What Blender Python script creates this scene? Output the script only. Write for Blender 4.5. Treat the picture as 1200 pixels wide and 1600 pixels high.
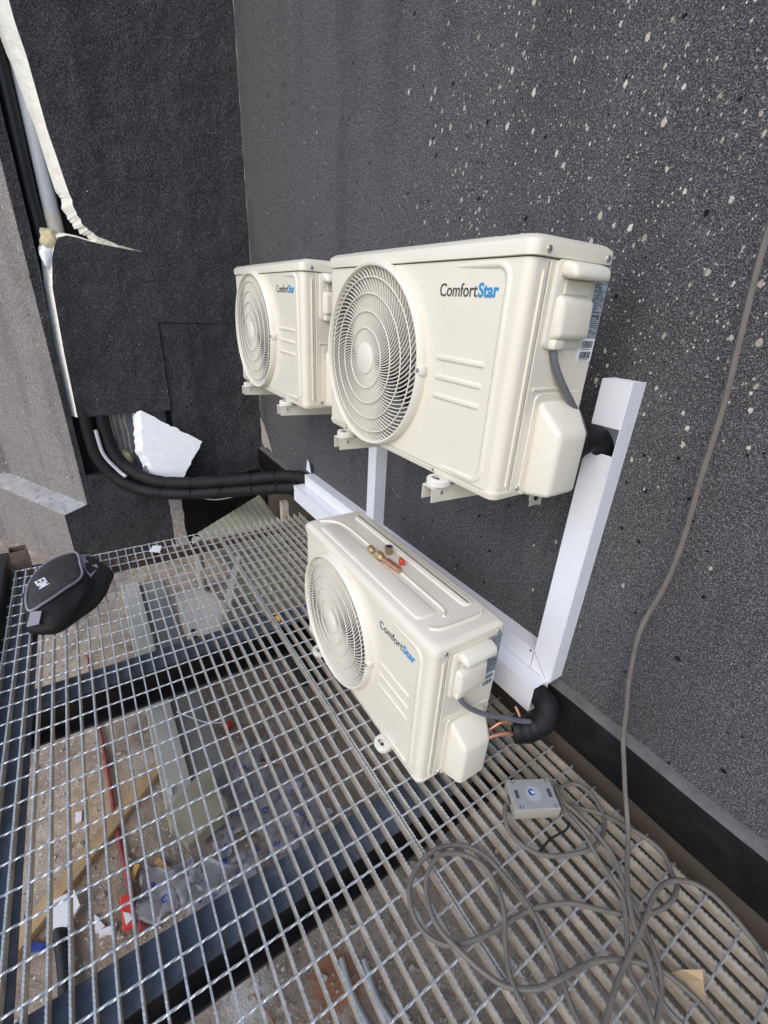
import bpy, bmesh, math, random
from mathutils import Vector, Matrix, noise
from mathutils.bvhtree import BVHTree
R = math.radians
random.seed(7)
scene = bpy.context.scene
for o in list(bpy.data.objects): bpy.data.objects.remove(o)
C = scene.collection

# ------------------------------------------------------------------ camera, sky, sun, exposure
cam_d = bpy.data.cameras.new('camera'); cam = bpy.data.objects.new('camera', cam_d); C.objects.link(cam)
cam.location = (0.7947, -1.0606, 1.2955)
cam.rotation_euler = (1.1362, -0.0512, 0.9936)
cam_d.sensor_fit = 'HORIZONTAL'; cam_d.sensor_width = 36; cam_d.lens = 694.9/1200*36
cam_d.clip_start = 0.02; cam_d.clip_end = 2000
scene.camera = cam
SUN_DIR = Vector((0.34, -0.62, 0.64)).normalized()      # towards the sun
world = bpy.data.worlds.new('World'); scene.world = world; world.use_nodes = True
nt = world.node_tree; bg = nt.nodes['Background']
sky = nt.nodes.new('ShaderNodeTexSky'); sky.sky_type = 'NISHITA'; sky.sun_disc = False
sky.sun_elevation = math.asin(SUN_DIR.z); sky.sun_rotation = math.atan2(SUN_DIR.x, SUN_DIR.y)
sky.air_density = 1.1; sky.dust_density = 1.4; sky.ozone_density = 1.6
nt.links.new(sky.outputs[0], bg.inputs[0]); bg.inputs[1].default_value = 0.15
sun_d = bpy.data.lights.new('sun', 'SUN'); sun = bpy.data.objects.new('sun', sun_d); C.objects.link(sun)
sun_d.energy = 0.55; sun_d.angle = R(38); sun_d.color = (1.0, 0.88, 0.72)
sun.rotation_euler = (-SUN_DIR).to_track_quat('-Z', 'Y').to_euler()
scene.view_settings.view_transform = 'Standard'; scene.view_settings.look = 'None'
scene.view_settings.exposure = 0.82; scene.view_settings.gamma = 1.0

# ------------------------------------------------------------------ materials
def new_mat(name):
    m = bpy.data.materials.new(name); m.use_nodes = True
    nt = m.node_tree; b = nt.nodes['Principled BSDF']
    return m, nt, b
def N(nt, kind, **kw):
    n = nt.nodes.new(kind)
    for k, v in kw.items(): setattr(n, k, v)
    return n
def ramp(nt, src, stops):
    r = N(nt, 'ShaderNodeValToRGB'); e = r.color_ramp.elements
    while len(e) < len(stops): e.new(0.5)
    for i, (p, c) in enumerate(stops):
        e[i].position = p; e[i].color = (*c, 1) if len(c) == 3 else c
    nt.links.new(src, r.inputs[0]); return r
def mixc(nt, fac, a, b, mode='MIX'):
    n = N(nt, 'ShaderNodeMix', data_type='RGBA', blend_type=mode)
    for i, v in ((0, fac), (6, a), (7, b)):
        if isinstance(v, (int, float)): n.inputs[i].default_value = v
        elif isinstance(v, tuple): n.inputs[i].default_value = (*v, 1)
        else: nt.links.new(v, n.inputs[i])
    return n.outputs[2]
def objco(nt):
    return N(nt, 'ShaderNodeTexCoord').outputs['Object']
def noise_n(nt, co, scale, detail=4, rough=0.55, dist=0.0):
    n = N(nt, 'ShaderNodeTexNoise'); n.inputs['Scale'].default_value = scale
    n.inputs['Detail'].default_value = detail; n.inputs['Roughness'].default_value = rough
    n.inputs['Distortion'].default_value = dist
    nt.links.new(co, n.inputs['Vector']); return n.outputs['Fac']
def bump(nt, b, h, strength=0.3, dist=0.01, normal=None):
    n = N(nt, 'ShaderNodeBump'); n.inputs['Strength'].default_value = strength; n.inputs['Distance'].default_value = dist
    nt.links.new(h, n.inputs['Height'])
    if normal is not None: nt.links.new(normal, n.inputs['Normal'])
    nt.links.new(n.outputs[0], b.inputs['Normal']); return n.outputs[0]
def simple(name, col, rough=0.5, metal=0.0, var=0.12, scale=6.0, bstr=0.0, bscale=60.0, coat=0.0, spec=0.5, dirt=None, dirt_amt=0.3):
    """plain material with slight uneven tone, optional dirt blotches and fine relief"""
    m, nt, b = new_mat(name); co = objco(nt)
    f = noise_n(nt, co, scale, 5)
    lo = tuple(c*(1-var) for c in col); hi = tuple(min(1, c*(1+var)) for c in col)
    r = ramp(nt, f, [(0.3, lo), (0.7, hi)]); out = r.outputs[0]
    if dirt:
        d = noise_n(nt, co, scale*2.3, 6, 0.65, 0.6)
        dr = ramp(nt, d, [(0.5, (0, 0, 0)), (0.75, (dirt_amt,)*3)])
        out = mixc(nt, dr.outputs[0], out, dirt)
    nt.links.new(out, b.inputs['Base Color'])
    rr = noise_n(nt, co, scale*3, 3); mr = N(nt, 'ShaderNodeMapRange')
    mr.inputs[3].default_value = max(0, rough-0.07); mr.inputs[4].default_value = min(1, rough+0.09)
    nt.links.new(rr, mr.inputs[0]); nt.links.new(mr.outputs[0], b.inputs['Roughness'])
    b.inputs['Metallic'].default_value = metal; b.inputs['Coat Weight'].default_value = coat
    b.inputs['Specular IOR Level'].default_value = spec
    if bstr: bump(nt, b, noise_n(nt, co, bscale, 4), bstr, 0.004)
    return m
def stucco(name, dark, light, chips=0.0, chip_center=None, pits=0.5, warm=(0.60, 0.56, 0.49), streak=0.35, gs=1.0, und=0.0):
    """rough sprayed plaster: fine grain, dark pits, pale chips where the paint flaked"""
    m, nt, b = new_mat(name); co = objco(nt); L = nt.links
    g1 = noise_n(nt, co, 330*gs, 2, 0.8); g2 = noise_n(nt, co, 150*gs, 2, 0.7); big = noise_n(nt, co, 1.3, 5, 0.6, 0.4)
    gr = ramp(nt, g1, [(0.42, tuple(c*0.12 for c in dark)), (0.51, dark), (0.60, light)])
    gm = mixc(nt, ramp(nt, g2, [(0.4, (0.25,)*3), (0.62, (0.8,)*3)]).outputs[0], tuple(c*0.7 for c in dark), gr.outputs[0])
    # vertical weather streaks and cloudy patches
    mp = N(nt, 'ShaderNodeMapping'); mp.inputs['Scale'].default_value = (5, 5, 0.35); L.new(co, mp.inputs[0])
    st = noise_n(nt, mp.outputs[0], 1.0, 4)
    stv = N(nt, 'ShaderNodeMath', operation='ADD'); L.new(st, stv.inputs[0]); L.new(big, stv.inputs[1])
    sr = ramp(nt, stv.outputs[0], [(0.35, (1-streak,)*3), (0.62, (1.0,)*3)]); sr.color_ramp.elements[1].position = 1.0
    sr.color_ramp.elements[0].position = 0.7
    col = mixc(nt, 1.0, gm, sr.outputs[0], 'MULTIPLY')
    # dark pits
    v = N(nt, 'ShaderNodeTexVoronoi'); v.inputs['Scale'].default_value = 40; L.new(co, v.inputs['Vector'])
    wob = noise_n(nt, co, 110, 2)
    sep = N(nt, 'ShaderNodeSeparateColor'); L.new(v.outputs['Color'], sep.inputs[0])
    thr = N(nt, 'ShaderNodeMapRange'); thr.inputs[1].default_value = 1-pits*0.35; thr.inputs[2].default_value = 1.0
    thr.inputs[3].default_value = 0.0; thr.inputs[4].default_value = 0.30; L.new(sep.outputs[0], thr.inputs[0])
    dd = N(nt, 'ShaderNodeMath', operation='MULTIPLY_ADD'); L.new(wob, dd.inputs[0]); dd.inputs[1].default_value = 0.35; L.new(v.outputs['Distance'], dd.inputs[2])
    sub = N(nt, 'ShaderNodeMath', operation='SUBTRACT'); L.new(thr.outputs[0], sub.inputs[0])
    d2 = N(nt, 'ShaderNodeMath', operation='SUBTRACT'); L.new(dd.outputs[0], d2.inputs[0]); d2.inputs[1].default_value = 0.17
    L.new(d2.outputs[0], sub.inputs[1])
    pit = N(nt, 'ShaderNodeMapRange'); pit.inputs[1].default_value = 0.0; pit.inputs[2].default_value = 0.06; L.new(sub.outputs[0], pit.inputs[0])
    col = mixc(nt, pit.outputs[0], col, (0.006, 0.006, 0.008))
    h = N(nt, 'ShaderNodeMath', operation='MULTIPLY_ADD'); L.new(g2, h.inputs[0]); h.inputs[1].default_value = 0.7; L.new(g1, h.inputs[2])
    h2 = N(nt, 'ShaderNodeMath', operation='MULTIPLY_ADD'); L.new(pit.outputs[0], h2.inputs[0]); h2.inputs[1].default_value = -1.5; L.new(h.outputs[0], h2.inputs[2])
    if chips > 0:
        for vs_ in (30, 78):
            v2 = N(nt, 'ShaderNodeTexVoronoi'); v2.inputs['Scale'].default_value = vs_
            mp2 = N(nt, 'ShaderNodeMapping'); mp2.inputs['Rotation'].default_value = (0, R(25), 0); mp2.inputs['Scale'].default_value = (1.2, 1, 0.85)
            L.new(co, mp2.inputs[0]); L.new(mp2.outputs[0], v2.inputs['Vector'])
            s2 = N(nt, 'ShaderNodeSeparateColor'); L.new(v2.outputs['Color'], s2.inputs[0])
            mask = None
            if chip_center:
                dist = N(nt, 'ShaderNodeVectorMath', operation='DISTANCE'); L.new(co, dist.inputs[0]); dist.inputs[1].default_value = chip_center
                mk_ = N(nt, 'ShaderNodeMapRange'); mk_.inputs[1].default_value = 0.15; mk_.inputs[2].default_value = 1.05
                mk_.inputs[3].default_value = 0.80*chips; mk_.inputs[4].default_value = 0.05*chips; L.new(dist.outputs['Value'], mk_.inputs[0]); mask = mk_.outputs[0]
            one = N(nt, 'ShaderNodeMath', operation='SUBTRACT'); one.inputs[0].default_value = 1.0
            if mask is not None: L.new(mask, one.inputs[1])
            else: one.inputs[1].default_value = 0.1*chips
            gt = N(nt, 'ShaderNodeMath', operation='GREATER_THAN'); L.new(s2.outputs[1], gt.inputs[0]); L.new(one.outputs[0], gt.inputs[1])
            rad = N(nt, 'ShaderNodeMapRange'); L.new(s2.outputs[2], rad.inputs[0]); rad.inputs[3].default_value = 0.02; rad.inputs[4].default_value = 0.25
            pw = N(nt, 'ShaderNodeMath', operation='MULTIPLY_ADD'); L.new(noise_n(nt, co, 150, 3, 0.7), pw.inputs[0]); pw.inputs[1].default_value = 0.42; L.new(v2.outputs['Distance'], pw.inputs[2])
            lt = N(nt, 'ShaderNodeMath', operation='LESS_THAN'); L.new(pw.outputs[0], lt.inputs[0])
            ad = N(nt, 'ShaderNodeMath', operation='ADD'); L.new(rad.outputs[0], ad.inputs[0]); ad.inputs[1].default_value = 0.19; L.new(ad.outputs[0], lt.inputs[1])
            ml = N(nt, 'ShaderNodeMath', operation='MULTIPLY'); L.new(gt.outputs[0], ml.inputs[0]); L.new(lt.outputs[0], ml.inputs[1])
            cc = mixc(nt, s2.outputs[0], tuple(w*k for w, k in zip(warm, (0.62, 0.56, 0.48))), tuple(min(1, c*1.25) for c in warm))
            col = mixc(nt, ml.outputs[0], col, cc)
    L.new(col, b.inputs['Base Color']); b.inputs['Roughness'].default_value = 0.82; b.inputs['Specular IOR Level'].default_value = 0.35
    hf = h2.outputs[0]
    if und:
        uu = N(nt, 'ShaderNodeMath', operation='MULTIPLY_ADD'); L.new(noise_n(nt, co, 5.0, 3, 0.5), uu.inputs[0]); uu.inputs[1].default_value = und; L.new(hf, uu.inputs[2]); hf = uu.outputs[0]
    bump(nt, b, hf, 0.9, 0.006)
    return m
M = {}
M['wall_right'] = stucco('charcoal_stucco', (0.092, 0.091, 0.098), (0.40, 0.395, 0.405), und=4.0, chips=1.0, chip_center=(0.12, 0.06, 1.82), pits=0.55)
M['wall_back'] = stucco('dark_stucco', (0.050, 0.050, 0.056), (0.175, 0.175, 0.19), gs=0.5, streak=0.6, und=9.0, chips=0.12, pits=0.45)
M['wall_pier'] = stucco('grey_stucco', (0.31, 0.285, 0.268), (0.52, 0.485, 0.455), gs=0.5, und=5.0, chips=1.6, pits=0.5, warm=(0.60, 0.50, 0.38), streak=0.35)
M['sill'] = simple('cement_sill', (0.34, 0.34, 0.34), 0.85, var=0.2, scale=9, bstr=0.6, bscale=60, dirt=(0.09, 0.09, 0.09), dirt_amt=0.8)
M['paint'] = simple('cream_paint', (0.775, 0.725, 0.615), 0.30, var=0.02, scale=2.5, coat=0.3, spec=0.5, dirt=(0.58, 0.52, 0.42), dirt_amt=0.16)
M['plastic'] = simple('cream_plastic', (0.75, 0.715, 0.62), 0.42, var=0.012, scale=4)
M['inner'] = simple('dark_interior', (0.03, 0.03, 0.045), 0.7)
M['fan'] = simple('grey_fan_plastic', (0.20, 0.195, 0.19), 0.5)
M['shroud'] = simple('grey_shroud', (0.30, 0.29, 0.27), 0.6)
M['coil'] = simple('condenser_blue_fins', (0.035, 0.04, 0.085), 0.5, metal=0.2)
M['logo_dark'] = simple('logo_charcoal', (0.06, 0.06, 0.06), 0.5, var=0.03)
M['logo_blue'] = simple('logo_blue', (0.03, 0.27, 0.55), 0.5, var=0.03)
M['round_sticker'] = simple('clear_round_sticker', (0.40, 0.43, 0.47), 0.3)
M['sticker'] = simple('rating_sticker', (0.33, 0.38, 0.43), 0.35, var=0.03)
M['white_sticker'] = simple('white_sticker', (0.82, 0.82, 0.86), 0.4, var=0.02)
M['print'] = simple('black_print', (0.05, 0.055, 0.065), 0.5)
M['screw'] = simple('zinc_screw', (0.6, 0.6, 0.6), 0.3, metal=0.9)
M['bracket'] = simple('cream_bracket', (0.70, 0.66, 0.56), 0.45, var=0.05)
M['foot'] = simple('cream_foot', (0.66, 0.64, 0.57), 0.55)
M['trunk'] = simple('white_pvc_trunking', (0.78, 0.80, 0.86), 0.36, var=0.015, scale=3, dirt=(0.6, 0.6, 0.62), dirt_amt=0.08)
M['black_foam'] = simple('black_insulation', (0.012, 0.012, 0.014), 0.62, spec=0.25, var=0.25, scale=9, bstr=0.25, bscale=35)
M['black_tape'] = simple('black_tape', (0.008, 0.008, 0.010), 0.5, spec=0.25, bstr=0.3, bscale=30)
M['curb'] = simple('black_bitumen', (0.007, 0.007, 0.008), 0.7, spec=0.15, var=0.3, scale=5, bstr=0.2, bscale=40, dirt=(0.03, 0.028, 0.026), dirt_amt=0.4)
M['curb_top'] = simple('dusty_curb_edge', (0.105, 0.10, 0.10), 0.8, var=0.25, scale=18, bstr=0.3, bscale=90, dirt=(0.05, 0.05, 0.05), dirt_amt=0.7)
M['galv'] = simple('galvanised_steel', (0.66, 0.68, 0.69), 0.40, metal=0.75, var=0.22, scale=22, bstr=0.25, bscale=220, dirt=(0.34, 0.31, 0.26), dirt_amt=0.6)
M['galv_dull'] = simple('galvanised_flat', (0.72, 0.66, 0.56), 0.45, metal=0.5, var=0.20, scale=16, bstr=0.2, bscale=120, dirt=(0.36, 0.29, 0.21), dirt_amt=0.6)
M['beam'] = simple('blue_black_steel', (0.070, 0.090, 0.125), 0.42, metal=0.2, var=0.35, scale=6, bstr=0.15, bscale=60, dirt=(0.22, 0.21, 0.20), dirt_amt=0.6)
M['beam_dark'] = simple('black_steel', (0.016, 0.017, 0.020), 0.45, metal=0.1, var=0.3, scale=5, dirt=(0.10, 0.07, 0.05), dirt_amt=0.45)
M['rust'] = simple('rusty_steel', (0.16, 0.115, 0.085), 0.75, var=0.4, scale=12, bstr=0.3, bscale=90, dirt=(0.22, 0.09, 0.035), dirt_amt=0.8)
M['eps'] = simple('cream_polystyrene', (0.90, 0.88, 0.80), 0.85, var=0.10, scale=25, bstr=0.5, bscale=160, dirt=(0.55, 0.48, 0.35), dirt_amt=0.35)
M['eps_white'] = simple('white_polystyrene', (0.88, 0.90, 0.93), 0.8, var=0.04, scale=20, bstr=0.35, bscale=190)
M['pu'] = simple('yellow_pu_foam', (0.62, 0.55, 0.33), 0.85, var=0.2, scale=30, bstr=0.8, bscale=60)
M['masonry'] = simple('dark_masonry', (0.03, 0.028, 0.028), 0.9, var=0.4, scale=20, bstr=0.6, bscale=50)
M['block_grey'] = simple('grey_mortar', (0.28, 0.28, 0.28), 0.9, var=0.2, scale=25, bstr=0.5, bscale=80)
M['block_cream'] = simple('cream_mortar', (0.66, 0.60, 0.46), 0.9, var=0.2, scale=30, bstr=0.6, bscale=70, dirt=(0.35, 0.10, 0.03), dirt_amt=0.8)
M['pvc'] = simple('grey_pvc_pipe', (0.50, 0.51, 0.53), 0.35, var=0.05)
M['pvc_tan'] = simple('tan_pvc_socket', (0.52, 0.49, 0.42), 0.5, var=0.08)
M['cable'] = simple('grey_rubber_cable', (0.145, 0.13, 0.115), 0.6, var=0.2, scale=14, bstr=0.1, bscale=80)
M['cord'] = simple('slate_power_cord', (0.13, 0.14, 0.16), 0.5)
M['copper'] = simple('copper', (0.58, 0.29, 0.19), 0.42, metal=0.7, var=0.15, scale=30)
M['brass'] = simple('brass', (0.46, 0.34, 0.18), 0.42, metal=0.7, var=0.15, scale=30)
M['redcap'] = simple('red_plastic', (0.65, 0.05, 0.05), 0.45)
M['box'] = simple('grey_box_plastic', (0.31, 0.325, 0.33), 0.5, var=0.06, scale=12, dirt=(0.28, 0.26, 0.22), dirt_amt=0.5)
M['boxside'] = simple('beige_box_plastic', (0.33, 0.30, 0.255), 0.55, var=0.08, scale=12)
M['bag'] = simple('black_nylon', (0.008, 0.008, 0.009), 0.75, var=0.3, scale=12, bstr=0.35, bscale=160)
M['bag_panel'] = simple('charcoal_nylon', (0.034, 0.032, 0.034), 0.8, var=0.2, scale=10, bstr=0.4, bscale=240, dirt=(0.09, 0.08, 0.075), dirt_amt=0.5)
M['bag_grey'] = simple('grey_piping', (0.24, 0.23, 0.27), 0.7, var=0.15, scale=20)
M['letter'] = simple('white_lettering', (0.75, 0.76, 0.80), 0.6)
M['wood'] = simple('pine_wood', (0.42, 0.29, 0.16), 0.75, var=0.25, scale=14, bstr=0.2, bscale=60)
M['wood_orange'] = simple('orange_offcut', (0.60, 0.34, 0.12), 0.7, var=0.2, scale=20)
M['ply'] = simple('weathered_plywood', (0.30, 0.27, 0.20), 0.85, var=0.2, scale=10, bstr=0.2)
M['red'] = simple('red_tool_paint', (0.26, 0.055, 0.055), 0.6, var=0.3, scale=15)
M['redbright'] = simple('bright_red_print', (0.66, 0.05, 0.04), 0.45)
M['white_sheet'] = simple('white_painted_sheet', (0.86, 0.85, 0.80), 0.45, var=0.05, dirt=(0.5, 0.46, 0.38), dirt_amt=0.3)
M['olive'] = simple('olive_ribbed_sheet', (0.37, 0.37, 0.28), 0.55, var=0.10, scale=4, dirt=(0.25, 0.24, 0.16), dirt_amt=0.5)
M['cement'] = simple('pale_channel', (0.50, 0.48, 0.42), 0.7, var=0.12, scale=6, bstr=0.15, dirt=(0.3, 0.28, 0.24), dirt_amt=0.5)
M['cement_grey'] = simple('grey_channel', (0.24, 0.24, 0.225), 0.7, var=0.12, scale=6, bstr=0.15)
M['paper'] = simple('tan_cardboard', (0.55, 0.40, 0.23), 0.85, var=0.12, scale=20)
M['white_scrap'] = simple('white_plastic_scrap', (0.80, 0.80, 0.84), 0.5)
M['yellow_scrap'] = simple('yellowish_foam_scrap', (0.52, 0.46, 0.22), 0.8, var=0.2, scale=20)
M['blue'] = simple('blue_plastic', (0.03, 0.06, 0.30), 0.45)
M['black_hose'] = simple('black_hose', (0.012, 0.012, 0.013), 0.5)
M['patch'] = simple('bare_plaster_patch', (0.42, 0.38, 0.34), 0.9, var=0.3, scale=30, bstr=0.6, bscale=60, dirt=(0.12, 0.10, 0.09), dirt_amt=0.6)
M['brown_concrete'] = simple('brown_concrete', (0.095, 0.078, 0.058), 0.9, var=0.2, scale=5, bstr=0.3, bscale=60)
# dusty roof slab
def slab_mat():
    m, nt, b = new_mat('dusty_roof_slab'); co = objco(nt)
    big = noise_n(nt, co, 1.6, 6, 0.62, 0.7); mid = noise_n(nt, co, 8, 8, 0.78, 0.5); fine = noise_n(nt, co, 110, 3, 0.7)
    a = ramp(nt, big, [(0.36, (0.19, 0.14, 0.10)), (0.5, (0.48, 0.395, 0.32)), (0.68, (0.64, 0.55, 0.46))])
    c = mixc(nt, 0.55, a.outputs[0], ramp(nt, mid, [(0.3, (0.17, 0.125, 0.09)), (0.7, (0.66, 0.56, 0.45))]).outputs[0])
    c = mixc(nt, ramp(nt, fine, [(0.45, (0,)*3), (0.72, (0.6,)*3)]).outputs[0], c, (0.12, 0.10, 0.08))
    stn = noise_n(nt, co, 3.1, 7, 0.72, 1.2)
    c = mixc(nt, ramp(nt, stn, [(0.52, (0,)*3), (0.62, (0.6,)*3)]).outputs[0], c, (0.13, 0.105, 0.085))
    grit = N(nt, 'ShaderNodeTexVoronoi'); grit.inputs['Scale'].default_value = 75; nt.links.new(co, grit.inputs['Vector']); gsep = N(nt, 'ShaderNodeSeparateColor'); nt.links.new(grit.outputs['Color'], gsep.inputs[0])
    gg = N(nt, 'ShaderNodeMath', operation='GREATER_THAN'); nt.links.new(gsep.outputs[0], gg.inputs[0]); gg.inputs[1].default_value = 0.86
    gl = N(nt, 'ShaderNodeMath', operation='LESS_THAN'); nt.links.new(grit.outputs['Distance'], gl.inputs[0]); gl.inputs[1].default_value = 0.33
    gm_ = N(nt, 'ShaderNodeMath', operation='MULTIPLY'); nt.links.new(gg.outputs[0], gm_.inputs[0]); nt.links.new(gl.outputs[0], gm_.inputs[1])
    c = mixc(nt, gm_.outputs[0], c, (0.62, 0.57, 0.50))
    pale = noise_n(nt, co, 4.5, 6, 0.7, 0.4)
    c = mixc(nt, ramp(nt, pale, [(0.62, (0,)*3), (0.68, (0.75,)*3)]).outputs[0], c, (0.50, 0.47, 0.43))
    for ctr, rad_, colr, amt in (((0.25, -0.745, 0), 0.20, (0.42, 0.18, 0.09), 0.85), ((0.12, -0.99, 0), 0.19, (0.66, 0.62, 0.57), 0.9), ((0.30, -0.69, 0), 0.12, (0.62, 0.58, 0.52), 0.9), ((0.20, -0.62, 0), 0.17, (0.52, 0.44, 0.37), 0.7), ((-0.75, -1.33, 0), 0.26, (0.50, 0.36, 0.22), 0.55), ((-0.30, -1.20, 0), 0.24, (0.22, 0.17, 0.12), 0.7)):
        rn = N(nt, 'ShaderNodeVectorMath', operation='DISTANCE'); nt.links.new(co, rn.inputs[0]); rn.inputs[1].default_value = ctr
        ra = N(nt, 'ShaderNodeMath', operation='MULTIPLY_ADD'); nt.links.new(mid, ra.inputs[0]); ra.inputs[1].default_value = 0.26; nt.links.new(rn.outputs['Value'], ra.inputs[2])
        c = mixc(nt, ramp(nt, ra.outputs[0], [(rad_-0.01, (amt,)*3), (rad_+0.035, (0,)*3)]).outputs[0], c, colr)
    nt.links.new(c, b.inputs['Base Color']); b.inputs['Roughness'].default_value = 0.92
    hh = N(nt, 'ShaderNodeMath', operation='ADD'); nt.links.new(mid, hh.inputs[0]); nt.links.new(fine, hh.inputs[1])
    bump(nt, b, hh.outputs[0], 0.5, 0.012)
    return m
M['slab'] = slab_mat()
def film_mat():
    m, nt, b = new_mat('printed_plastic_film'); co = objco(nt)
    v = N(nt, 'ShaderNodeTexVoronoi'); v.inputs['Scale'].default_value = 17; v.inputs['Randomness'].default_value = 0.5; nt.links.new(co, v.inputs['Vector'])
    r = ramp(nt, v.outputs['Distance'], [(0.10, (0,)*3), (0.14, (1,)*3), (0.22, (1,)*3), (0.27, (0,)*3)])
    w = noise_n(nt, co, 60, 2); mm = mixc(nt, 1.0, r.outputs[0], ramp(nt, w, [(0.42, (0,)*3), (0.5, (1,)*3)]).outputs[0], 'MULTIPLY')
    c = mixc(nt, mm, (0.52, 0.52, 0.56), (0.06, 0.07, 0.42)); nt.links.new(c, b.inputs['Base Color'])
    b.inputs['Roughness'].default_value = 0.22
    al = N(nt, 'ShaderNodeMapRange'); nt.links.new(mm, al.inputs[0]); al.inputs[3].default_value = 0.45; al.inputs[4].default_value = 0.95
    nt.links.new(al.outputs[0], b.inputs['Alpha']); return m
M['film'] = film_mat()

# ------------------------------------------------------------------ mesh helpers
def obj(name, bm, mat, parent=None, smooth=True, angle=35, loc=None):
    me = bpy.data.meshes.new(name)
    bmesh.ops.recalc_face_normals(bm, faces=bm.faces[:]); bm.to_mesh(me); bm.free()
    if smooth:
        for p in me.polygons: p.use_smooth = True
        me.set_sharp_from_angle(angle=R(angle))
    if mat is not None: me.materials.append(M[mat] if isinstance(mat, str) else mat)
    o = bpy.data.objects.new(name, me); C.objects.link(o)
    if parent is not None: o.parent = parent
    if loc: o.location = loc
    return o
def linked(name, src, parent, loc=(0, 0, 0), rot=(0, 0, 0)):
    o = bpy.data.objects.new(name, src.data); C.objects.link(o); o.parent = parent; o.location = loc; o.rotation_euler = rot
    return o
def thing(name, label, cat, loc=(0, 0, 0), rz=0, group=None):
    o = bpy.data.objects.new(name, None); C.objects.link(o); o.location = loc; o.rotation_euler = (0, 0, rz); o.empty_display_size = 0.1
    o['label'] = label; o['category'] = cat
    if group: o['group'] = group
    return o
def tag(o, label, cat, group=None):
    o['label'] = label; o['category'] = cat
    if group: o['group'] = group
    return o
def struct(o): o['kind'] = 'structure'; return o
def tri(bm, faces, ngon_method='EAR_CLIP'):
    bm.normal_update()
    bmesh.ops.triangulate(bm, faces=faces, ngon_method=ngon_method)
def B(): return bmesh.new()
def box(bm, x0, x1, y0, y1, z0, z1, bev=0.0, seg=2, mat=None):
    r = bmesh.ops.create_cube(bm, size=1.0); vs = r['verts']
    for v in vs: v.co = Vector(((x0+x1)/2+v.co.x*(x1-x0), (y0+y1)/2+v.co.y*(y1-y0), (z0+z1)/2+v.co.z*(z1-z0)))
    if bev > 0:
        es = list({e for v in vs for e in v.link_edges})
        r = bmesh.ops.bevel(bm, geom=es, offset=bev, segments=seg, profile=0.5, affect='EDGES'); vs = list({v for f in r['faces'] for v in f.verts} | {v for v in vs if v.is_valid})
    if mat is not None:
        for v in vs: v.co = mat @ v.co
    return vs
def hull8(bm, a, b, bev=0.0, seg=3):
    """box from two quads a (4 pts) and b (4 pts)"""
    va = [bm.verts.new(p) for p in a]; vb = [bm.verts.new(p) for p in b]
    fs = [bm.faces.new(va[::-1]), bm.faces.new(vb)]
    for i in range(4): fs.append(bm.faces.new((va[i], va[(i+1) % 4], vb[(i+1) % 4], vb[i])))
    if bev: bmesh.ops.bevel(bm, geom=list({e for f in fs for e in f.edges}), offset=bev, segments=seg, profile=0.5, affect='EDGES')
def prism(bm, pts, f0, f1):
    """polygon pts (2-D) extruded between maps f0(p), f1(p)"""
    va = [bm.verts.new(f0(p)) for p in pts]; vb = [bm.verts.new(f1(p)) for p in pts]; n = len(pts)
    fa = bm.faces.new(va); fb = bm.faces.new(vb[::-1])
    for i in range(n): bm.faces.new((va[i], vb[i], vb[(i+1) % n], va[(i+1) % n]))
    tri(bm, faces=[fa, fb], ngon_method='EAR_CLIP')
def catmull(pts, n=6, closed=False):
    P = [Vector(p) for p in pts]; out = []; m = len(P)
    rng = range(m) if closed else range(m-1)
    for i in rng:
        p1, p2 = P[i], P[(i+1) % m]
        p0 = P[i-1] if (i > 0 or closed) else p1*2-p2
        p3 = P[(i+2) % m] if (i+2 < m or closed) else p2*2-p1
        for k in range(n):
            t = k/n
            out.append(0.5*((2*p1)+(p2-p0)*t+(2*p0-5*p1+4*p2-p3)*t*t+(3*p1-p0-3*p2+p3)*t**3))
    if not closed: out.append(P[-1].copy())
    return out
def tube(bm, pts, r, n=8, closed=False, caps=True, flat=None):
    P = [Vector(p) for p in pts]; m = len(P); rings = []
    up = Vector((0, 0, 1)); last = None
    for i in range(m):
        a = P[(i-1) % m] if (closed or i > 0) else P[i]; b = P[(i+1) % m] if (closed or i < m-1) else P[i]
        t = (b-a).normalized() if (b-a).length > 1e-9 else Vector((1, 0, 0))
        if last is None:
            u = t.cross(up)
            if u.length < 1e-3: u = t.cross(Vector((0, 1, 0)))
        else: u = last - t*last.dot(t)
        u.normalize(); w = t.cross(u); last = u
        rr = r(i/(m-1)) if callable(r) else r
        ring = []
        for k in range(n):
            an = 2*math.pi*k/n; d = u*math.cos(an)+w*math.sin(an)
            ring.append(bm.verts.new(P[i]+d*rr))
        rings.append(ring)
    for i in range(m if closed else m-1):
        A, D = rings[i], rings[(i+1) % m]
        for k in range(n): bm.faces.new((A[k], A[(k+1) % n], D[(k+1) % n], D[k]))
    if caps and not closed:
        bm.faces.new(rings[0][::-1]); bm.faces.new(rings[-1])
def lathe(bm, prof, axis='y', n=48, center=(0, 0, 0), close=False):
    """prof: list of (radius, height along axis)"""
    c = Vector(center); rings = []
    for r, h in prof:
        ring = []
        for k in range(n):
            a = 2*math.pi*k/n; ca, sa = math.cos(a)*r, math.sin(a)*r
            p = Vector((ca, h, sa)) if axis == 'y' else (Vector((ca, sa, h)) if axis == 'z' else Vector((h, ca, sa)))
            ring.append(bm.verts.new(c+p))
        rings.append(ring)
    m = len(rings)
    for i in range(m if close else m-1):
        A, D = rings[i], rings[(i+1) % m]
        for k in range(n): bm.faces.new((A[k], A[(k+1) % n], D[(k+1) % n], D[k]))
    return rings
def disc(bm, prof, axis='y', n=32, center=(0, 0, 0)):
    rs = lathe(bm, prof, axis, n, center)
    bm.faces.new(rs[0][::-1]); bm.faces.new(rs[-1])
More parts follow.
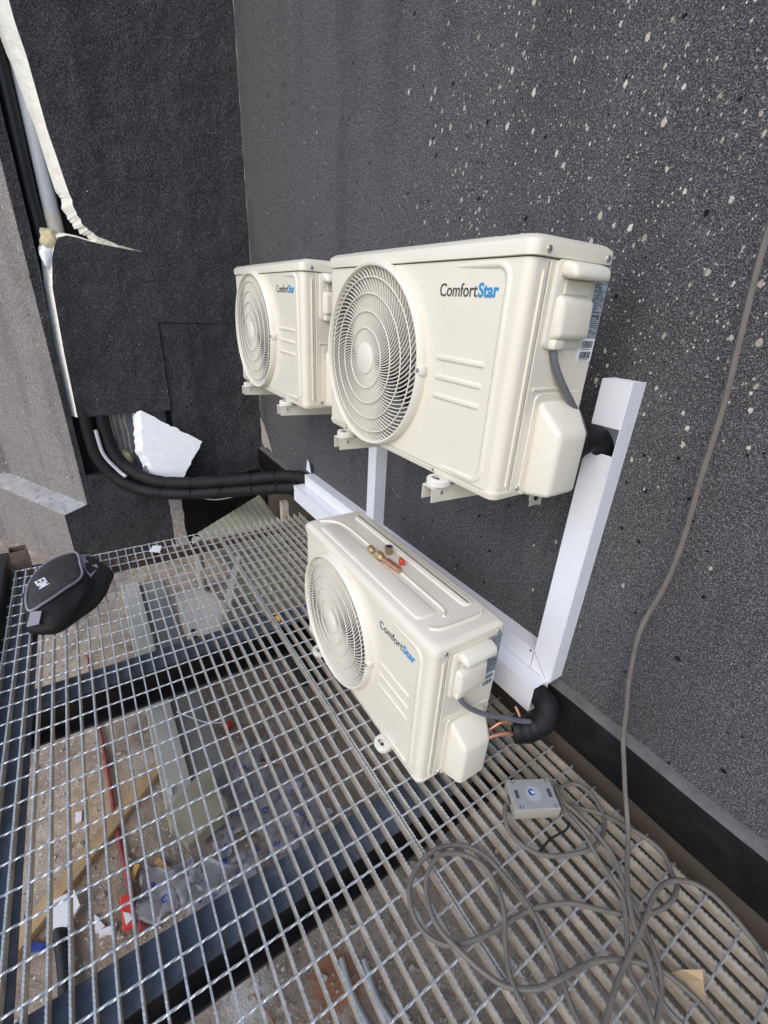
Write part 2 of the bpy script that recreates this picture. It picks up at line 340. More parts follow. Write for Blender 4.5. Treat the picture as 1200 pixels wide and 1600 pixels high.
def rrect(w, h, r, seg=6):
    pts = []
    for cx, cy, a0 in ((w/2-r, h/2-r, 0), (-w/2+r, h/2-r, 90), (-w/2+r, -h/2+r, 180), (w/2-r, -h/2+r, 270)):
        for k in range(seg+1):
            a = R(a0+90*k/seg); pts.append((cx+r*math.cos(a), cy+r*math.sin(a)))
    return pts
def rings_solid(bm, rings):
    """stack of closed rings (same length) capped at both ends"""
    V = [[bm.verts.new(p) for p in r] for r in rings]; n = len(V[0])
    for a, b in zip(V, V[1:]):
        for k in range(n): bm.faces.new((a[k], a[(k+1) % n], b[(k+1) % n], b[k]))
    bm.faces.new(V[0][::-1]); bm.faces.new(V[-1]); return V
def text_mesh(txt, size, bold=0.0, extrude=0.0004, sx=1.0):
    cu = bpy.data.curves.new('t', 'FONT'); cu.body = txt; cu.size = size; cu.offset = bold; cu.extrude = extrude
    t = bpy.data.objects.new('t', cu); C.objects.link(t); bpy.context.view_layer.update()
    me = bpy.data.meshes.new_from_object(t.evaluated_get(bpy.context.evaluated_depsgraph_get()))
    bpy.data.objects.remove(t); bpy.data.curves.remove(cu)
    if sx != 1.0:
        for v in me.vertices: v.co.x *= sx
    return me
def text_obj(name, txt, size, mat, parent, mtx, bold=0.0, sx=1.0):
    me = text_mesh(txt, size, bold, 0.0004, sx); w = max(v.co.x for v in me.vertices)
    me.transform(mtx); me.materials.clear(); me.materials.append(M[mat]); o = bpy.data.objects.new(name, me); C.objects.link(o); o.parent = parent
    return o, w
def jag(pts, step, amp, seed=0, closed=True):
    """subdivide a 2-D outline and roughen it"""
    rnd = random.Random(seed); out = []
    n = len(pts)
    for i in range(n if closed else n-1):
        a = Vector(pts[i]); b = Vector(pts[(i+1) % n]); k = max(1, int((b-a).length/step))
        for j in range(k):
            p = a.lerp(b, j/k)
            if j: p += Vector((rnd.uniform(-amp, amp), rnd.uniform(-amp, amp)))
            out.append((p.x, p.y))
    return out
def blob(name, loc, size, mat, seed, parent=None, amp=0.35, freq=3.0, sub=3):
    bm = B(); bmesh.ops.create_icosphere(bm, subdivisions=sub, radius=1.0)
    for v in bm.verts:
        d = noise.noise(v.co*freq*0.5+Vector((seed*7.1, 0, 0)))*amp + noise.noise(v.co*freq*1.7+Vector((0, seed*3.3, 0)))*amp*0.5
        v.co = Vector((v.co.x*size[0], v.co.y*size[1], v.co.z*size[2]))*(1+d)
    return obj(name, bm, mat, parent, True, 80, loc)

# ------------------------------------------------------------------ setting: slab, walls
YW = 0.06; XB = -2.62; ZF = -0.6
bm = B(); bmesh.ops.create_grid(bm, x_segments=1, y_segments=1, size=60)
struct(obj('roof_slab', bm, 'slab', None, False, loc=(0, 0, ZF)))

rw = thing('stucco_wall', 'long charcoal speckled stucco wall carrying the air conditioners and white trunking', 'wall')
bm = B(); box(bm, XB-0.3, 4.2, YW, YW+0.3, 0.12, 5.0); obj('render_coat', bm, 'wall_right', rw, False)
bm = B(); box(bm, XB-0.3, 4.2, YW+0.02, YW+0.3, ZF, 0.12); obj('wall_base', bm, 'brown_concrete', rw, False)
kb = thing('bitumen_curb', 'black bitumen upstand with dusty grey top along the foot of the charcoal wall', 'curb')
bm = B()
prof = [(0.03, 0.045), (0.022, 0.06), (0.020, 0.19), (0.026, 0.204), (YW-0.001, 0.204), (YW-0.001, 0.045)]
xs = [XB+0.1*i for i in range(0, 69)]; rings = []
for x in xs:
    w1 = noise.noise(Vector((x*1.7, 0, 3)))*0.006; w2 = noise.noise(Vector((x*5, 1, 3)))*0.004
    rings.append([(x, p[0]+(w1 if p[0] < 0.05 else 0), p[1]+w2) for p in prof])
rings_solid(bm, rings); obj('upstand', bm, 'curb', kb, True, 30)
bm = B(); rings = []
for x in xs:
    w1 = noise.noise(Vector((x*1.7, 0, 3)))*0.006; w2 = noise.noise(Vector((x*5, 1, 3)))*0.004
    rings.append([(x, 0.028+w1, 0.2035+w2), (x, 0.036+w1, 0.212+w2*1.5), (x, YW-0.001, 0.221+w2*2), (x, YW-0.001, 0.2045+w2), (x, 0.03, 0.2045+w2)])
rings_solid(bm, rings); obj('mortar_fillet', bm, 'curb_top', kb, True, 50)

# back wall: masonry behind, rendered insulation boards in front
bw = thing('clad_wall', 'dark rendered insulation wall at the back with a broken open pipe chase', 'wall')
bm = B(); box(bm, XB-0.5, XB-0.14, -1.18, YW+0.02, ZF, 5.0); obj('masonry_core', bm, 'masonry', bw, False)
X0 = XB-0.14
def board(name, front, back, xf, xb, mat_f='wall_back', mat_e='eps', tilt=None):
    """cladding board: rendered face on front outline, foam edge running back to the wider back outline"""
    bm = B(); n = len(front); t = tilt or (lambda y, z: 0)
    va = [bm.verts.new((xf+t(*p), p[0], p[1])) for p in front]; vb = [bm.verts.new((xb, p[0], p[1])) for p in back]
    fa = bm.faces.new(va); es = []
    for i in range(n): es.append(bm.faces.new((va[i], vb[i], vb[(i+1) % n], va[(i+1) % n])))
    for f in es: f.material_index = 1
    tri(bm, faces=[fa], ngon_method='EAR_CLIP')
    o = obj(name, bm, mat_f, bw, False); o.data.materials.append(M[mat_e]); return o
# upper board: left and lower edges broken
brkF = [(-1.003, 2.456), (-0.98, 2.28), (-0.962, 2.036), (-0.923, 1.769), (-0.909, 1.683), (-0.885, 1.619), (-0.832, 1.575), (-0.725, 1.539), (-0.604, 1.517)]
brkB = [(-1.085, 2.449), (-1.053, 2.276), (-1.013, 2.037), (-0.983, 1.767), (-0.950, 1.659), (-0.932, 1.606), (-0.865, 1.550), (-0.742, 1.508), (-0.602, 1.514)]
rnd = random.Random(3); up_f = []; up_b = []
for i in range(len(brkF)-1):
    rough = 0.0035 if i < 3 else 0.008; nj = 9 if i < 3 else 16
    for j in range(nj):
        q = j/nj; a_ = Vector(brkF[i]).lerp(Vector(brkF[i+1]), q); b_ = Vector(brkB[i]).lerp(Vector(brkB[i+1]), q)
        ph = (i+q)*(1.6 if i < 3 else 2.6); n1 = noise.noise(Vector((ph, 0.3, 1))); n2 = noise.noise(Vector((ph*2.7, 5.3, 1))); n3 = noise.noise(Vector((ph*1.3, 9.1, 4)))
        up_f.append((a_.x+n3*rough*0.8, a_.y+n2*rough*0.5)); up_b.append((b_.x+(n1*1.6+n2)*rough, b_.y+(n2*1.4+n3)*rough))
F = [(YW, 5.0), (-1.15, 5.0)]+up_f+[(-0.60, 1.512), (-0.60, 1.125), (YW, 1.125)]
K = [(YW, 5.0), (-1.23, 5.0)]+up_b+[(-0.60, 1.51), (-0.60, 1.12), (YW, 1.12)]
board('upper_board', F, K, XB, XB-0.045)
lo_f = [(-0.575, 0.555), (-0.575, 1.117), (-0.597, 1.12), (-0.597, 1.513), (-0.743, 1.527), (-0.868, 1.543), (-0.928, 1.556), (-0.977, 1.560), (-1.02, 1.545), (-1.045, 1.50), (-1.068, 1.44), (-1.098, 1.29), (-1.108, 1.1), (-1.116, 0.944), (-1.126, 0.55), (-0.69, 0.552)]
lo_b = [(-0.575, 0.553), (-0.575, 1.115), (-0.597, 1.12), (-0.597, 1.513), (-0.743, 1.533), (-0.868, 1.553), (-0.928, 1.568), (-0.99, 1.575), (-1.07, 1.565), (-1.108, 1.50), (-1.122, 1.42), (-1.136, 1.29), (-1.148, 1.1), (-1.157, 0.94), (-1.163, 0.553), (-0.69, 0.552)]
board('lower_board', lo_f, lo_b, XB+0.0006, XB-0.045)
sb_ = lambda y: XB-0.0006-0.013*max(0, min(1, (-0.33-y)/0.24))
bm = B(); prism(bm, [(-0.571, 0.12), (-0.33, 0.12), (YW, 0.12), (YW, 1.1245), (-0.33, 1.1245), (-0.45, 1.120), (-0.571, 1.117)], lambda p: (sb_(p[0]), p[0], p[1]), lambda p: (X0, p[0], p[1])); obj('side_board', bm, 'wall_back', bw, False)
bm = B(); prism(bm, [(-1.19, -0.044), (-1.158, -0.044), (-1.158, 0.5), (-1.155, 0.94), (-1.135, 1.4), (-1.135, 5.0), (-1.19, 5.0)], lambda p: (XB, p[0], p[1]), lambda p: (X0-0.3, p[0], p[1])); obj('chase_jamb', bm, 'wall_back', bw, False)
low = jag([(-1.33, ZF), (YW, ZF), (YW, 0.119), (-0.60, 0.119), (-0.66, 0.06), (-0.80, 0.10), (-0.95, 0.13), (-1.157, 0.16), (-1.157, -0.046), (-1.19, -0.046), (-1.33, -0.098)], 0.08, 0.004, 5)
low = [(max(-1.33, min(YW, y)), z) for y, z in low]
bm = B(); prism(bm, low, lambda p: (XB-0.003, p[0], p[1]), lambda p: (X0, p[0], p[1])); obj('plinth', bm, 'wall_back', bw, False)
# black flashing sheet and flaking strip low on the wall
bm = B(); prism(bm, jag([(-0.58, ZF), (0.02, ZF), (0.02, 0.03), (-0.3, 0.02), (-0.58, -0.03)], 0.06, 0.006, 9), lambda p: (XB+0.012, p[0], p[1]), lambda p: (XB-0.002, p[0], p[1])); obj('flashing_sheet', bm, 'curb', bw, False)
bm = B(); prism(bm, jag([(-0.685, ZF), (-0.60, ZF), (-0.60, -0.05), (-0.685, -0.05)], 0.04, 0.006, 4), lambda p: (XB+0.02, p[0], p[1]), lambda p: (XB-0.002, p[0], p[1])); obj('flaking_strip', bm, 'patch', bw, False)
bm = B(); prism(bm, jag([(-0.06, 0.20), (YW-0.002, 0.22), (YW-0.002, 0.46), (0.02, 0.47), (-0.03, 0.38), (-0.09, 0.30)], 0.03, 0.012, 11), lambda p: (XB-0.004, min(p[0], YW-0.001), p[1]), lambda p: (XB-0.012, min(p[0], YW-0.001), p[1])); obj('plaster_patch', bm, 'patch', bw, False)
bm = B(); prism(bm, jag([(XB+0.002, 0.236), (XB+0.22, 0.236), (XB+0.14, 0.34), (XB+0.06, 0.42), (XB+0.002, 0.45)], 0.03, 0.012, 12), lambda p: (max(p[0], XB+0.001), YW-0.004, p[1]), lambda p: (max(p[0], XB+0.001), YW+0.004, p[1])); tag(obj('plaster_patch', bm, 'patch', rw, False), '', ''); 
for k in ('label', 'category'):
    o_ = rw.children[-1]
    if k in o_: del o_[k]
bm = B(); tube(bm, [(XB+0.001+0.0012*noise.noise(Vector((z*3, 1, 0))), YW-0.001, z) for z in [0.5+0.06*k for k in range(74)]], lambda t: max(0.0002, 0.0008+0.0035*noise.noise(Vector((t*60, 0, 5)))), 5); obj('corner_caulk', bm, 'patch', bw)
# inside of the hole: hollow block with ribs
hb = bw
bm = B(); box(bm, X0, X0+0.012, -0.97, -0.60, 0.12, 0.56); obj('exposed_block', bm, 'block_grey', bw, False)
for i, y in enumerate((-0.962, -0.948, -0.925, -0.893, -0.86)):
    bm = B(); tube(bm, [(X0+0.014, y+random.uniform(-.004, .004)+0.03*(0.56-z)*0.6, z) for z in (0.56, 0.48, 0.4, 0.3, 0.2)], lambda t: 0.008+0.003*math.sin(t*9), 6); obj('mortar_rib', bm, 'block_cream', bw)
blob('foam_clump', (XB-0.07, -0.905, 0.21), (0.05, 0.05, 0.075), 'pu', 3, bw)
blob('foam_clump', (XB-0.06, -0.955, 0.27), (0.035, 0.03, 0.06), 'patch', 5, bw)
blob('foam_clump', (XB-0.03, -1.06, 1.525), (0.035, 0.055, 0.06), 'pu', 8, bw, 0.5)
blob('foam_clump', (XB-0.02, -1.09, 1.45), (0.03, 0.035, 0.06), 'eps_white', 9, bw, 0.3)

# pier on the left: lit wall with projecting base and sloping sill
dv = Vector((-0.885, -0.466, 0)); A0 = Vector((XB, -1.19, 0)); A1 = Vector((XB, -1.33, 0))
pr = thing('stucco_pier', 'light grey sunlit stucco wall corner with sloping cement sill at the left', 'wall')
L1 = 1.02
def pier_poly(a, ext): 
    e = a+dv*L1; 
    return [(a.x, a.y), (e.x, e.y), (e.x-0.35, e.y-0.95+ext*0), (e.x-3.0, e.y-0.95), (e.x-3.0, a.y+0.001), (a.x-0.30, a.y+0.001)]
def strip(name, lo, hi, mat):
    bm = B(); va = [bm.verts.new(p) for p in lo]; vb = [bm.verts.new(p) for p in hi]
    for i in range(len(lo)-1): bm.faces.new((va[i], va[i+1], vb[i+1], vb[i]))
    return obj(name, bm, mat, pr, False)
def path(a, z):
    e = a+dv*L1; return [(a.x-0.3, a.y+0.0005, z), (a.x, a.y+0.0005, z), (e.x, e.y, z), (e.x-0.35, e.y-0.95, z), (e.x-3.0, e.y-0.95, z)]
strip('upper_wall', path(A0, -0.045), path(A0, 5.0), 'wall_pier')
strip('lower_wall', path(A1, ZF), path(A1, -0.099), 'wall_pier')
strip('sill', path(A1, -0.099)[1:], path(A0, -0.045)[1:], 'sill')
bm = B(); vs_ = [bm.verts.new(p) for p in ((XB-0.0005, -1.19, -0.046), (XB-0.0005, -1.33, -0.098), (XB-0.0005, -1.19, -0.098))]; bm.faces.new(vs_); obj('sill_end', bm, 'wall_back', pr, False)

# ------------------------------------------------------------------ steel under the grating
def ibeam_y(name, x0, x1, y0, y1, zt, h, label):
    t = thing(name, label, 'steel beam', (x0, y0, 0), 0, 'steel beams under the grating')
    ox, oy = x0, y0; xm = (x0+x1)/2
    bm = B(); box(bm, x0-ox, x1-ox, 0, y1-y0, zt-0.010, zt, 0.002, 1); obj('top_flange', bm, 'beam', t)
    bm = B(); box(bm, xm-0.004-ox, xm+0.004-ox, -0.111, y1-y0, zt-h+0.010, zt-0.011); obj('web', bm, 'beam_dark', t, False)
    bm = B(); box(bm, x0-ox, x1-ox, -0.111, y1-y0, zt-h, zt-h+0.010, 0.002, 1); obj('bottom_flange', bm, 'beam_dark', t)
    return t
ibeam_y('steel_beam', 0.115, 0.222, -1.418, 0.05, -0.0375, 0.20, 'blue black steel beam crossing under the grating nearest the camera, below the grounded unit')
ibeam_y('steel_beam', -0.872, -0.760, -1.418, 0.05, -0.0375, 0.17, 'blue black steel beam crossing under the grating farther back, beside the white sheet')
t = thing('steel_channel', 'blue black steel channel under the outer left edge of the grating', 'steel beam', (0, 0, 0), 0)
bm = B(); box(bm, -1.86, 2.0, -1.53, -1.42, -0.048, -0.0375, 0.002, 1); obj('top_flange', bm, 'beam', t)
bm = B(); box(bm, -1.86, 2.0, -1.538, -1.530, -0.14, -0.0375); obj('web', bm, 'beam_dark', t, False)
bm = B(); box(bm, -1.86, 2.0, -1.53, -1.46, -0.14, -0.132); obj('bottom_flange', bm, 'beam_dark', t, False)
bm = B(); box(bm, -1.9, 2.0, -1.60, -1.545, -0.10, 0.045, 0.004, 2); tag(obj('edge_rail', bm, 'beam_dark'), 'black steel rail standing along the outer left edge of the grating', 'rail')
bm = B(); box(bm, -1.72, -1.66, -1.41, 0.0, -0.046, -0.0375, 0.002, 1); box(bm, -1.668, -1.660, -1.41, 0.0, -0.085, -0.047); tag(obj('angle_iron', bm, 'rust', None, False), 'rusty angle iron supporting the far end of the grating', 'angle iron')
def stub(x, y, w, h, mat, label):
    bm = B(); t = 0.005
    outer = [(-w, -w), (w, -w), (w, w), (-w, w)]; 
    for s, z0 in ((1, 0),):
        pass
    V = [[bm.verts.new((a*k, b*k, z)) for a, b in outer] for k, z in ((1, -0.2), (1, h), (1-t/w, h), (1-t/w, h-0.10))]
    for a, b in zip(V, V[1:]):
        for k in range(4): bm.faces.new((a[k], a[(k+1) % 4], b[(k+1) % 4], b[k]))
    bm.faces.new(V[-1]); o = obj('post_stub', bm, mat, None, False, loc=(x, y, 0)); tag(o, label, 'post', 'square hollow post stubs'); return o
stub(-1.83, -1.495, 0.036, 0.085, 'rust', 'rusty square hollow post stub at the left far corner of the grating').rotation_euler = (0, 0, 0.1)
stub(-1.80, -0.09, 0.022, 0.085, 'galv_dull', 'small grey square post stub beyond the grating, below the trunking ends')
bm = B(); disc(bm, [(0.028, 0.0), (0.028, 0.42)], 'z', 16); tag(obj('pipe_stub', bm, 'pvc_tan', None, True, 40, (-2.05, -0.62, ZF)), 'short tan pipe stub standing against the back wall below the black pipes', 'pipe')

# ------------------------------------------------------------------ grating panels
XG0, XG1 = -1.768, 1.36; BT = 0.0044; BH = 0.036
def bar_mesh(x0, x1):
    bm = B(); p = 0.0105; n = int((x1-x0)/p); prof = []
    for i in range(n+1):
        x = x0+i*p; prof += [(x, -0.0003), (x+p*0.40, -0.0003), (x+p*0.52, -0.0030), (x+p*0.86, -0.0030)]
    prof = [q for q in prof if q[0] <= x1]
    rows = []
    for x, z in prof:
        rows.append([bm.verts.new((x, -BT/2, z)), bm.verts.new((x, BT/2, z)), bm.verts.new((x, BT/2, -BH)), bm.verts.new((x, -BT/2, -BH))])
    for a, b in zip(rows, rows[1:]):
        for k in range(4):
            f = bm.faces.new((a[k], a[(k+1) % 4], b[(k+1) % 4], b[k]))
            if k == 0: f.material_index = 1
    bm.faces.new(rows[0][::-1]); bm.faces.new(rows[-1]); return bm
def rod_mesh(y0, y1):
    bm = B(); n = int((y1-y0)/0.005); rows = []; s = 0.0031
    for i in range(n+1):
        y = y0+(y1-y0)*i/n; a = y/0.024*math.pi/2
        rows.append([bm.verts.new((s*math.cos(a+k*math.pi/2), y, s*math.sin(a+k*math.pi/2))) for k in range(4)])
    for a, b in zip(rows, rows[1:]):
        for k in range(4): bm.faces.new((a[k], a[(k+1) % 4], b[(k+1) % 4], b[k]))
    bm.faces.new(rows[0][::-1]); bm.faces.new(rows[-1]); return bm
def panel(label, bars, rods, y0, y1):
    t = thing('grating_panel', label, 'grating', (0, 0, 0), 0, 'galvanised grating panels')
    b0 = None
    for y in bars:
        if b0 is None: b0 = obj('bearing_bar', bar_mesh(XG0, XG1), 'galv_dull', t, False); b0.location = (0, y, 0); b0.data.materials.append(M['galv'])
        else: linked('bearing_bar', b0, t, (random.uniform(-.003, .003), y+random.uniform(-.0006, .0006), random.uniform(-.0006, .0004)), (0, 0, random.uniform(-.0007, .0007)))
    r0 = None
    for x in rods:
        if r0 is None: r0 = obj('cross_rod', rod_mesh(y0, y1), 'galv', t, False); r0.location = (x, 0, -0.0028)
        else: linked('cross_rod', r0, t, (x+random.uniform(-.0008, .0008), random.uniform(-.004, .004), -0.0028+random.uniform(-.0004, .0004)), (0, random.uniform(0, 1.5), random.uniform(-.002, .002)))
    return t
panel('galvanised grating panel along the wall, under the grounded unit and the cable coil', [0.0005-0.0392*k for k in range(14)]+[-0.541], [0.289+0.0792*k for k in range(-25, 14)], -0.543, 0.014)
panel('galvanised grating panel on the outer left side, under the black bag', [-0.550]+[-1.437+0.0400*k for k in range(-2, 22)], [-0.456+0.0815*k for k in range(-16, 23)], -1.525, -0.548)

# ------------------------------------------------------------------ outdoor units
UW, UD, UH = 0.80, 0.244, 0.518
def uprof(w, d, r): return rrect(w, d, r, 5)
def make_unit(label):
    u = thing('condenser_unit', label, 'air conditioner', group='cream outdoor air conditioner units')
    fx, fz, fr = -0.122, 0.246, 0.236
    # body: shell of rounded plan with a hole in the front for the fan
    bm = B(); zt = UH-0.0385; sec = uprof(UW, UD, 0.022); n = len(sec)
    lo = [bm.verts.new((x, y, 0.012)) for x, y in sec]; hi = [bm.verts.new((x, y, zt)) for x, y in sec]
    yf = -UD/2; front_ix = None
    for i in range(n):
        a, b = sec[i], sec[(i+1) % n]
        if abs(a[1]-yf) < 1e-6 and abs(b[1]-yf) < 1e-6: front_ix = i; continue
        bm.faces.new((lo[i], lo[(i+1) % n], hi[(i+1) % n], hi[i]))
    bm.faces.new(lo[::-1]); bm.faces.new(hi)
    xl, xr = -UW/2+0.022, UW/2-0.022; xm = fx+0.248
    x0f = fx-0.2385*1.0
    # plate around the hole
    NS = 64; circ = []; rect = []
    rx0, rx1, rz0, rz1 = xl, xm, 0.012, zt
    for k in range(NS):
        a = 2*math.pi*k/NS; ca, sa = math.cos(a), math.sin(a)
        circ.append(bm.verts.new((fx+fr*0.985*ca, yf, fz+fr*0.985*sa)))
        ts = []
        if ca > 1e-9: ts.append((rx1-fx)/ca)
        if ca < -1e-9: ts.append((rx0-fx)/ca)
        if sa > 1e-9: ts.append((rz1-fz)/sa)
        if sa < -1e-9: ts.append((rz0-fz)/sa)
        s = min(ts); rect.append(bm.verts.new((fx+s*ca, yf, fz+s*sa)))
    for k in range(NS): bm.faces.new((circ[k], rect[k], rect[(k+1) % NS], circ[(k+1) % NS]))
    for cx_, cz_ in ((rx0, rz0), (rx1, rz0), (rx0, rz1), (rx1, rz1)):
        # close corner slivers
        best = sorted(range(NS), key=lambda k: (rect[k].co.x-cx_)**2+(rect[k].co.z-cz_)**2)[:2]
        c = bm.verts.new((cx_, yf, cz_))
        try: bm.faces.new((rect[best[0]], c, rect[best[1]]))
        except Exception: pass
    q = [bm.verts.new(p) for p in ((xm, yf, 0.012), (xr, yf, 0.012), (xr, yf, zt), (xm, yf, zt))]; bm.faces.new(q)
    body = obj('cabinet', bm, 'paint', u, True, 30)
    # base pan lip
    bm = B(); rings_solid(bm, [[(x, y, 0.0) for x, y in uprof(UW-0.004, UD-0.004, 0.02)], [(x, y, 0.0125) for x, y in uprof(UW+0.005, UD+0.005, 0.024)], [(x, y, 0.0165) for x, y in uprof(UW+0.005, UD+0.005, 0.024)]]); obj('base_pan', bm, 'paint', u, True, 30)
    # embossing on the front
    bm = B(); z1, z0 = 0.470, 0.028; x1 = 0.352
    pts = [(0.165, z1), (0.305, z1)]+[(0.322+0.03*math.sin(R(a)), z1-0.03+0.03*math.cos(R(a))) for a in range(0, 91, 15)]+[(x1, 0.30), (x1, 0.06)]+[(0.322+0.03*math.cos(R(a)), z0+0.03-0.03*math.sin(R(a))) for a in range(0, 91, 15)]+[(0.30, z0), (0.19, z0)]
    tube(bm, [(x, yf+0.0062, z) for x, z in pts], lambda t: 0.0105 if 0.02 < t < 0.98 else 0.006, 10)
    obj('embossed_border', bm, 'paint', u, True, 60)
    for z in (0.282, 0.238, 0.194):
        bm = B(); box(bm, 0.163, 0.318, yf-0.0035, yf+0.004, z-0.006, z+0.006, 0.0033, 3); obj('embossed_rib', bm, 'paint', u, True, 60)
    # interior
    bm = B(); rs = lathe(bm, [(fr*0.985, yf+0.001), (fr*0.97, yf+0.10)], 'y', 48, (fx, 0, fz)); obj('fan_shroud', bm, 'shroud', u, True, 60)
    bm = B(); box(bm, fx-0.24, fx+0.24, 0.03, 0.04, 0.02, zt-0.01); 
    o = obj('coil_pack', bm, 'coil', u, False)
    for k in range(0):
        pass
    fanp = B(); disc(fanp, [(0.05, yf+0.035), (0.055, yf+0.075)], 'y', 24, (fx, 0, fz)); fan = obj('fan', fanp, 'fan', u, True, 40)
    for k in range(3):
        bm = B(); a0 = R(120*k+25); rows = []
        for i in range(9):
            r = 0.045+0.175*i/8; sp = R(62)*(0.55+0.45*i/8); row = []
            for j in range(7):
                a = a0+sp*(j/6-0.5)+R(22)*i/8; row.append(bm.verts.new((fx+r*math.cos(a), yf+0.05+0.035*(j/6-0.5), fz+r*math.sin(a))))
            rows.append(row)
        for a, b in zip(rows, rows[1:]):
            for j in range(6): bm.faces.new((a[j], a[j+1], b[j+1], b[j]))
        o = obj('blade', bm, 'fan', fan, True, 60)
        sm = o.modifiers.new('s', 'SOLIDIFY'); sm.thickness = 0.003
    # guard grille
    gb = B(); prof = [(0.2475, 0.001), (0.2475, -0.004), (0.2435, -0.021), (0.240, -0.0245), (0.2355, -0.0235), (0.2325, -0.018), (0.2325, 0.001)]
    lathe(gb, [(r, yf+h) for r, h in prof], 'y', 96, (fx, 0, fz)); gr = obj('fan_grille', gb, 'plastic', u, True, 40)
    dome = lambda r: yf-0.016-0.012*(1-(r/0.235)**2)
    for r in (0.081, 0.124, 0.168, 0.208):
        bm = B(); tube(bm, [(fx+r*math.cos(a), dome(r)-0.001, fz+r*math.sin(a)) for a in [2*math.pi*k/72 for k in range(72)]], 0.0019, 6, True); obj('guard_ring', bm, 'plastic', gr, True, 80)
    bm = B(); disc(bm, [(0.036, dome(0)-0.0045), (0.0425, dome(0)-0.002), (0.0425, dome(0)+0.006)], 'y', 40, (fx, 0, fz)); obj('guard_hub', bm, 'plastic', gr, True, 50)
    NSP = 84; bm = B(); prev = None; SW = R(46)
    rr = [0.040+(0.236-0.040)*i/12 for i in range(13)]
    for r in rr:
        tt = (r-0.040)/0.196; a = SW*tt**1.25; y = dome(r)
        dd = SW*1.25*max(tt, 1e-3)**0.25/0.196            # da/dr
        tx, tz = 1.0, r*dd; ln = math.hypot(tx, tz); nx, nz = -tz/ln, tx/ln      # in (radial, tangential)
        er = Vector((math.cos(a), 0, math.sin(a))); et = Vector((-math.sin(a), 0, math.cos(a)))
        nrm = er*nx+et*nz; p = er*r; w = 0.0011
        ring = [bm.verts.new((p+nrm*w)+Vector((0, y, 0))), bm.verts.new((p-nrm*w)+Vector((0, y, 0))), bm.verts.new((p-nrm*w)+Vector((0, y+0.0055, 0))), bm.verts.new((p+nrm*w)+Vector((0, y+0.0055, 0)))]
        if prev:
            for k in range(4): bm.faces.new((prev[k], prev[(k+1) % 4], ring[(k+1) % 4], ring[k]))
        prev = ring
    s0 = obj('spoke', bm, 'plastic', gr, False); s0.location = (fx, 0, fz)
    for k in range(1, NSP): linked('spoke', s0, gr, (fx, 0, fz), (0, 2*math.pi*k/NSP, 0))
    bm = B(); box(bm, fx+0.228, fx+0.252, yf-0.022, yf, fz-0.012, fz+0.012, 0.004, 2); tb = obj('clip', bm, 'plastic', gr)
    bm = B(); disc(bm, [(0.005, yf-0.025), (0.006, yf-0.021)], 'y', 12, (fx+0.243, 0, fz)); obj('screw', bm, 'screw', gr)
    # lid
    bm = B(); c = uprof
    rings_solid(bm, [[(x, y, z) for x, y in uprof(UW+dw, UD+dw, 0.024)] for dw, z in ((0.004, UH-0.036), (0.010, UH-0.035), (0.011, UH-0.016), (0.008, UH-0.010), (-0.010, UH-0.0025), (-0.022, UH))])
    lid = obj('lid', bm, 'paint', u, True, 25)
    for (x0, x1, y0, y1) in ((-0.325, 0.285, -0.090, -0.030), (-0.345, 0.30, 0.062, 0.096)):
        w, d = x1-x0, y1-y0; cx, cy = (x0+x1)/2, (y0+y1)/2
        bm = B(); rings_solid(bm, [[(cx+x, cy+y, z) for x, y in rrect(w+dw, d+dw, 0.018)] for dw, z in ((0.012, UH-0.002), (0.004, UH+0.0035), (-0.004, UH+0.005))]); obj('raised_pad', bm, 'paint', lid, True, 50)
    bm = B(); tube(bm, catmull([(-0.375, -0.072, UH), (-0.35, -0.030, UH), (-0.30, -0.006, UH), (-0.2, 0.0, UH), (0.0, 0.0, UH), (0.2, 0.0, UH), (0.285, -0.002, UH), (0.308, -0.02, UH)], 6), 0.0055, 8); obj('raised_bead', bm, 'paint', lid, True, 60)
    bm = B(); tube(bm, catmull([(0.33, -0.085, UH), (0.345, -0.060, UH), (0.35, 0.0, UH), (0.35, 0.07, UH), (0.335, 0.095, UH)], 6), 0.006, 8); obj('raised_bead', bm, 'paint', lid, True, 60)
    for (x, y, ax) in ((UW/2+0.006, -0.088, 'x'), (UW/2+0.006, 0.095, 'x')):
        bm = B(); disc(bm, [(0.0065, 0.0), (0.006, 0.003), (0.003, 0.0045)], 'x', 12, (x-0.001, y, UH-0.024)); obj('screw', bm, 'screw', lid)
    # right side
    xs = UW/2
    bm = B(); box(bm, xs-0.002, xs+0.003, -0.072, UD/2-0.004, 0.014, zt-0.002, 0.0012, 1); sp = obj('side_panel', bm, 'paint', u, True, 30)
    bm = B(); tube(bm, [(xs+0.000, -0.086, 0.03), (xs+0.000, -0.086, zt-0.02)], 0.004, 8); obj('corner_bead', bm, 'paint', u, True, 60)
    bm = B(); box(bm, xs-0.001, xs+0.0006, -0.0745, -0.0727, 0.016, zt-0.004); obj('seam_shade_strip', bm, 'shroud', u, False)  # solid strip, slightly proud; the seam's shadow line is put into its grey
    bm = B(); box(bm, -UW/2+0.03, UW/2-0.03, -UD/2-0.0006, -UD/2+0.001, 0.0168, 0.0182); obj('seam_shade_strip', bm, 'shroud', u, False)  # same along the base pan: seam shade drawn as a grey strip
    xs += 0.003
    hy0, hy1 = -0.058, 0.070
    bm = B(); rings_solid(bm, [[(x, (hy0+hy1)/2+a, 0.402+b) for a, b in rrect(hy1-hy0-dw, 0.158-dw, 0.014)] for dw, x in ((0, xs-0.001), (0, xs+0.0035), (0.005, xs+0.006))]); hd = obj('handle_cover', bm, 'plastic', u, True, 40)
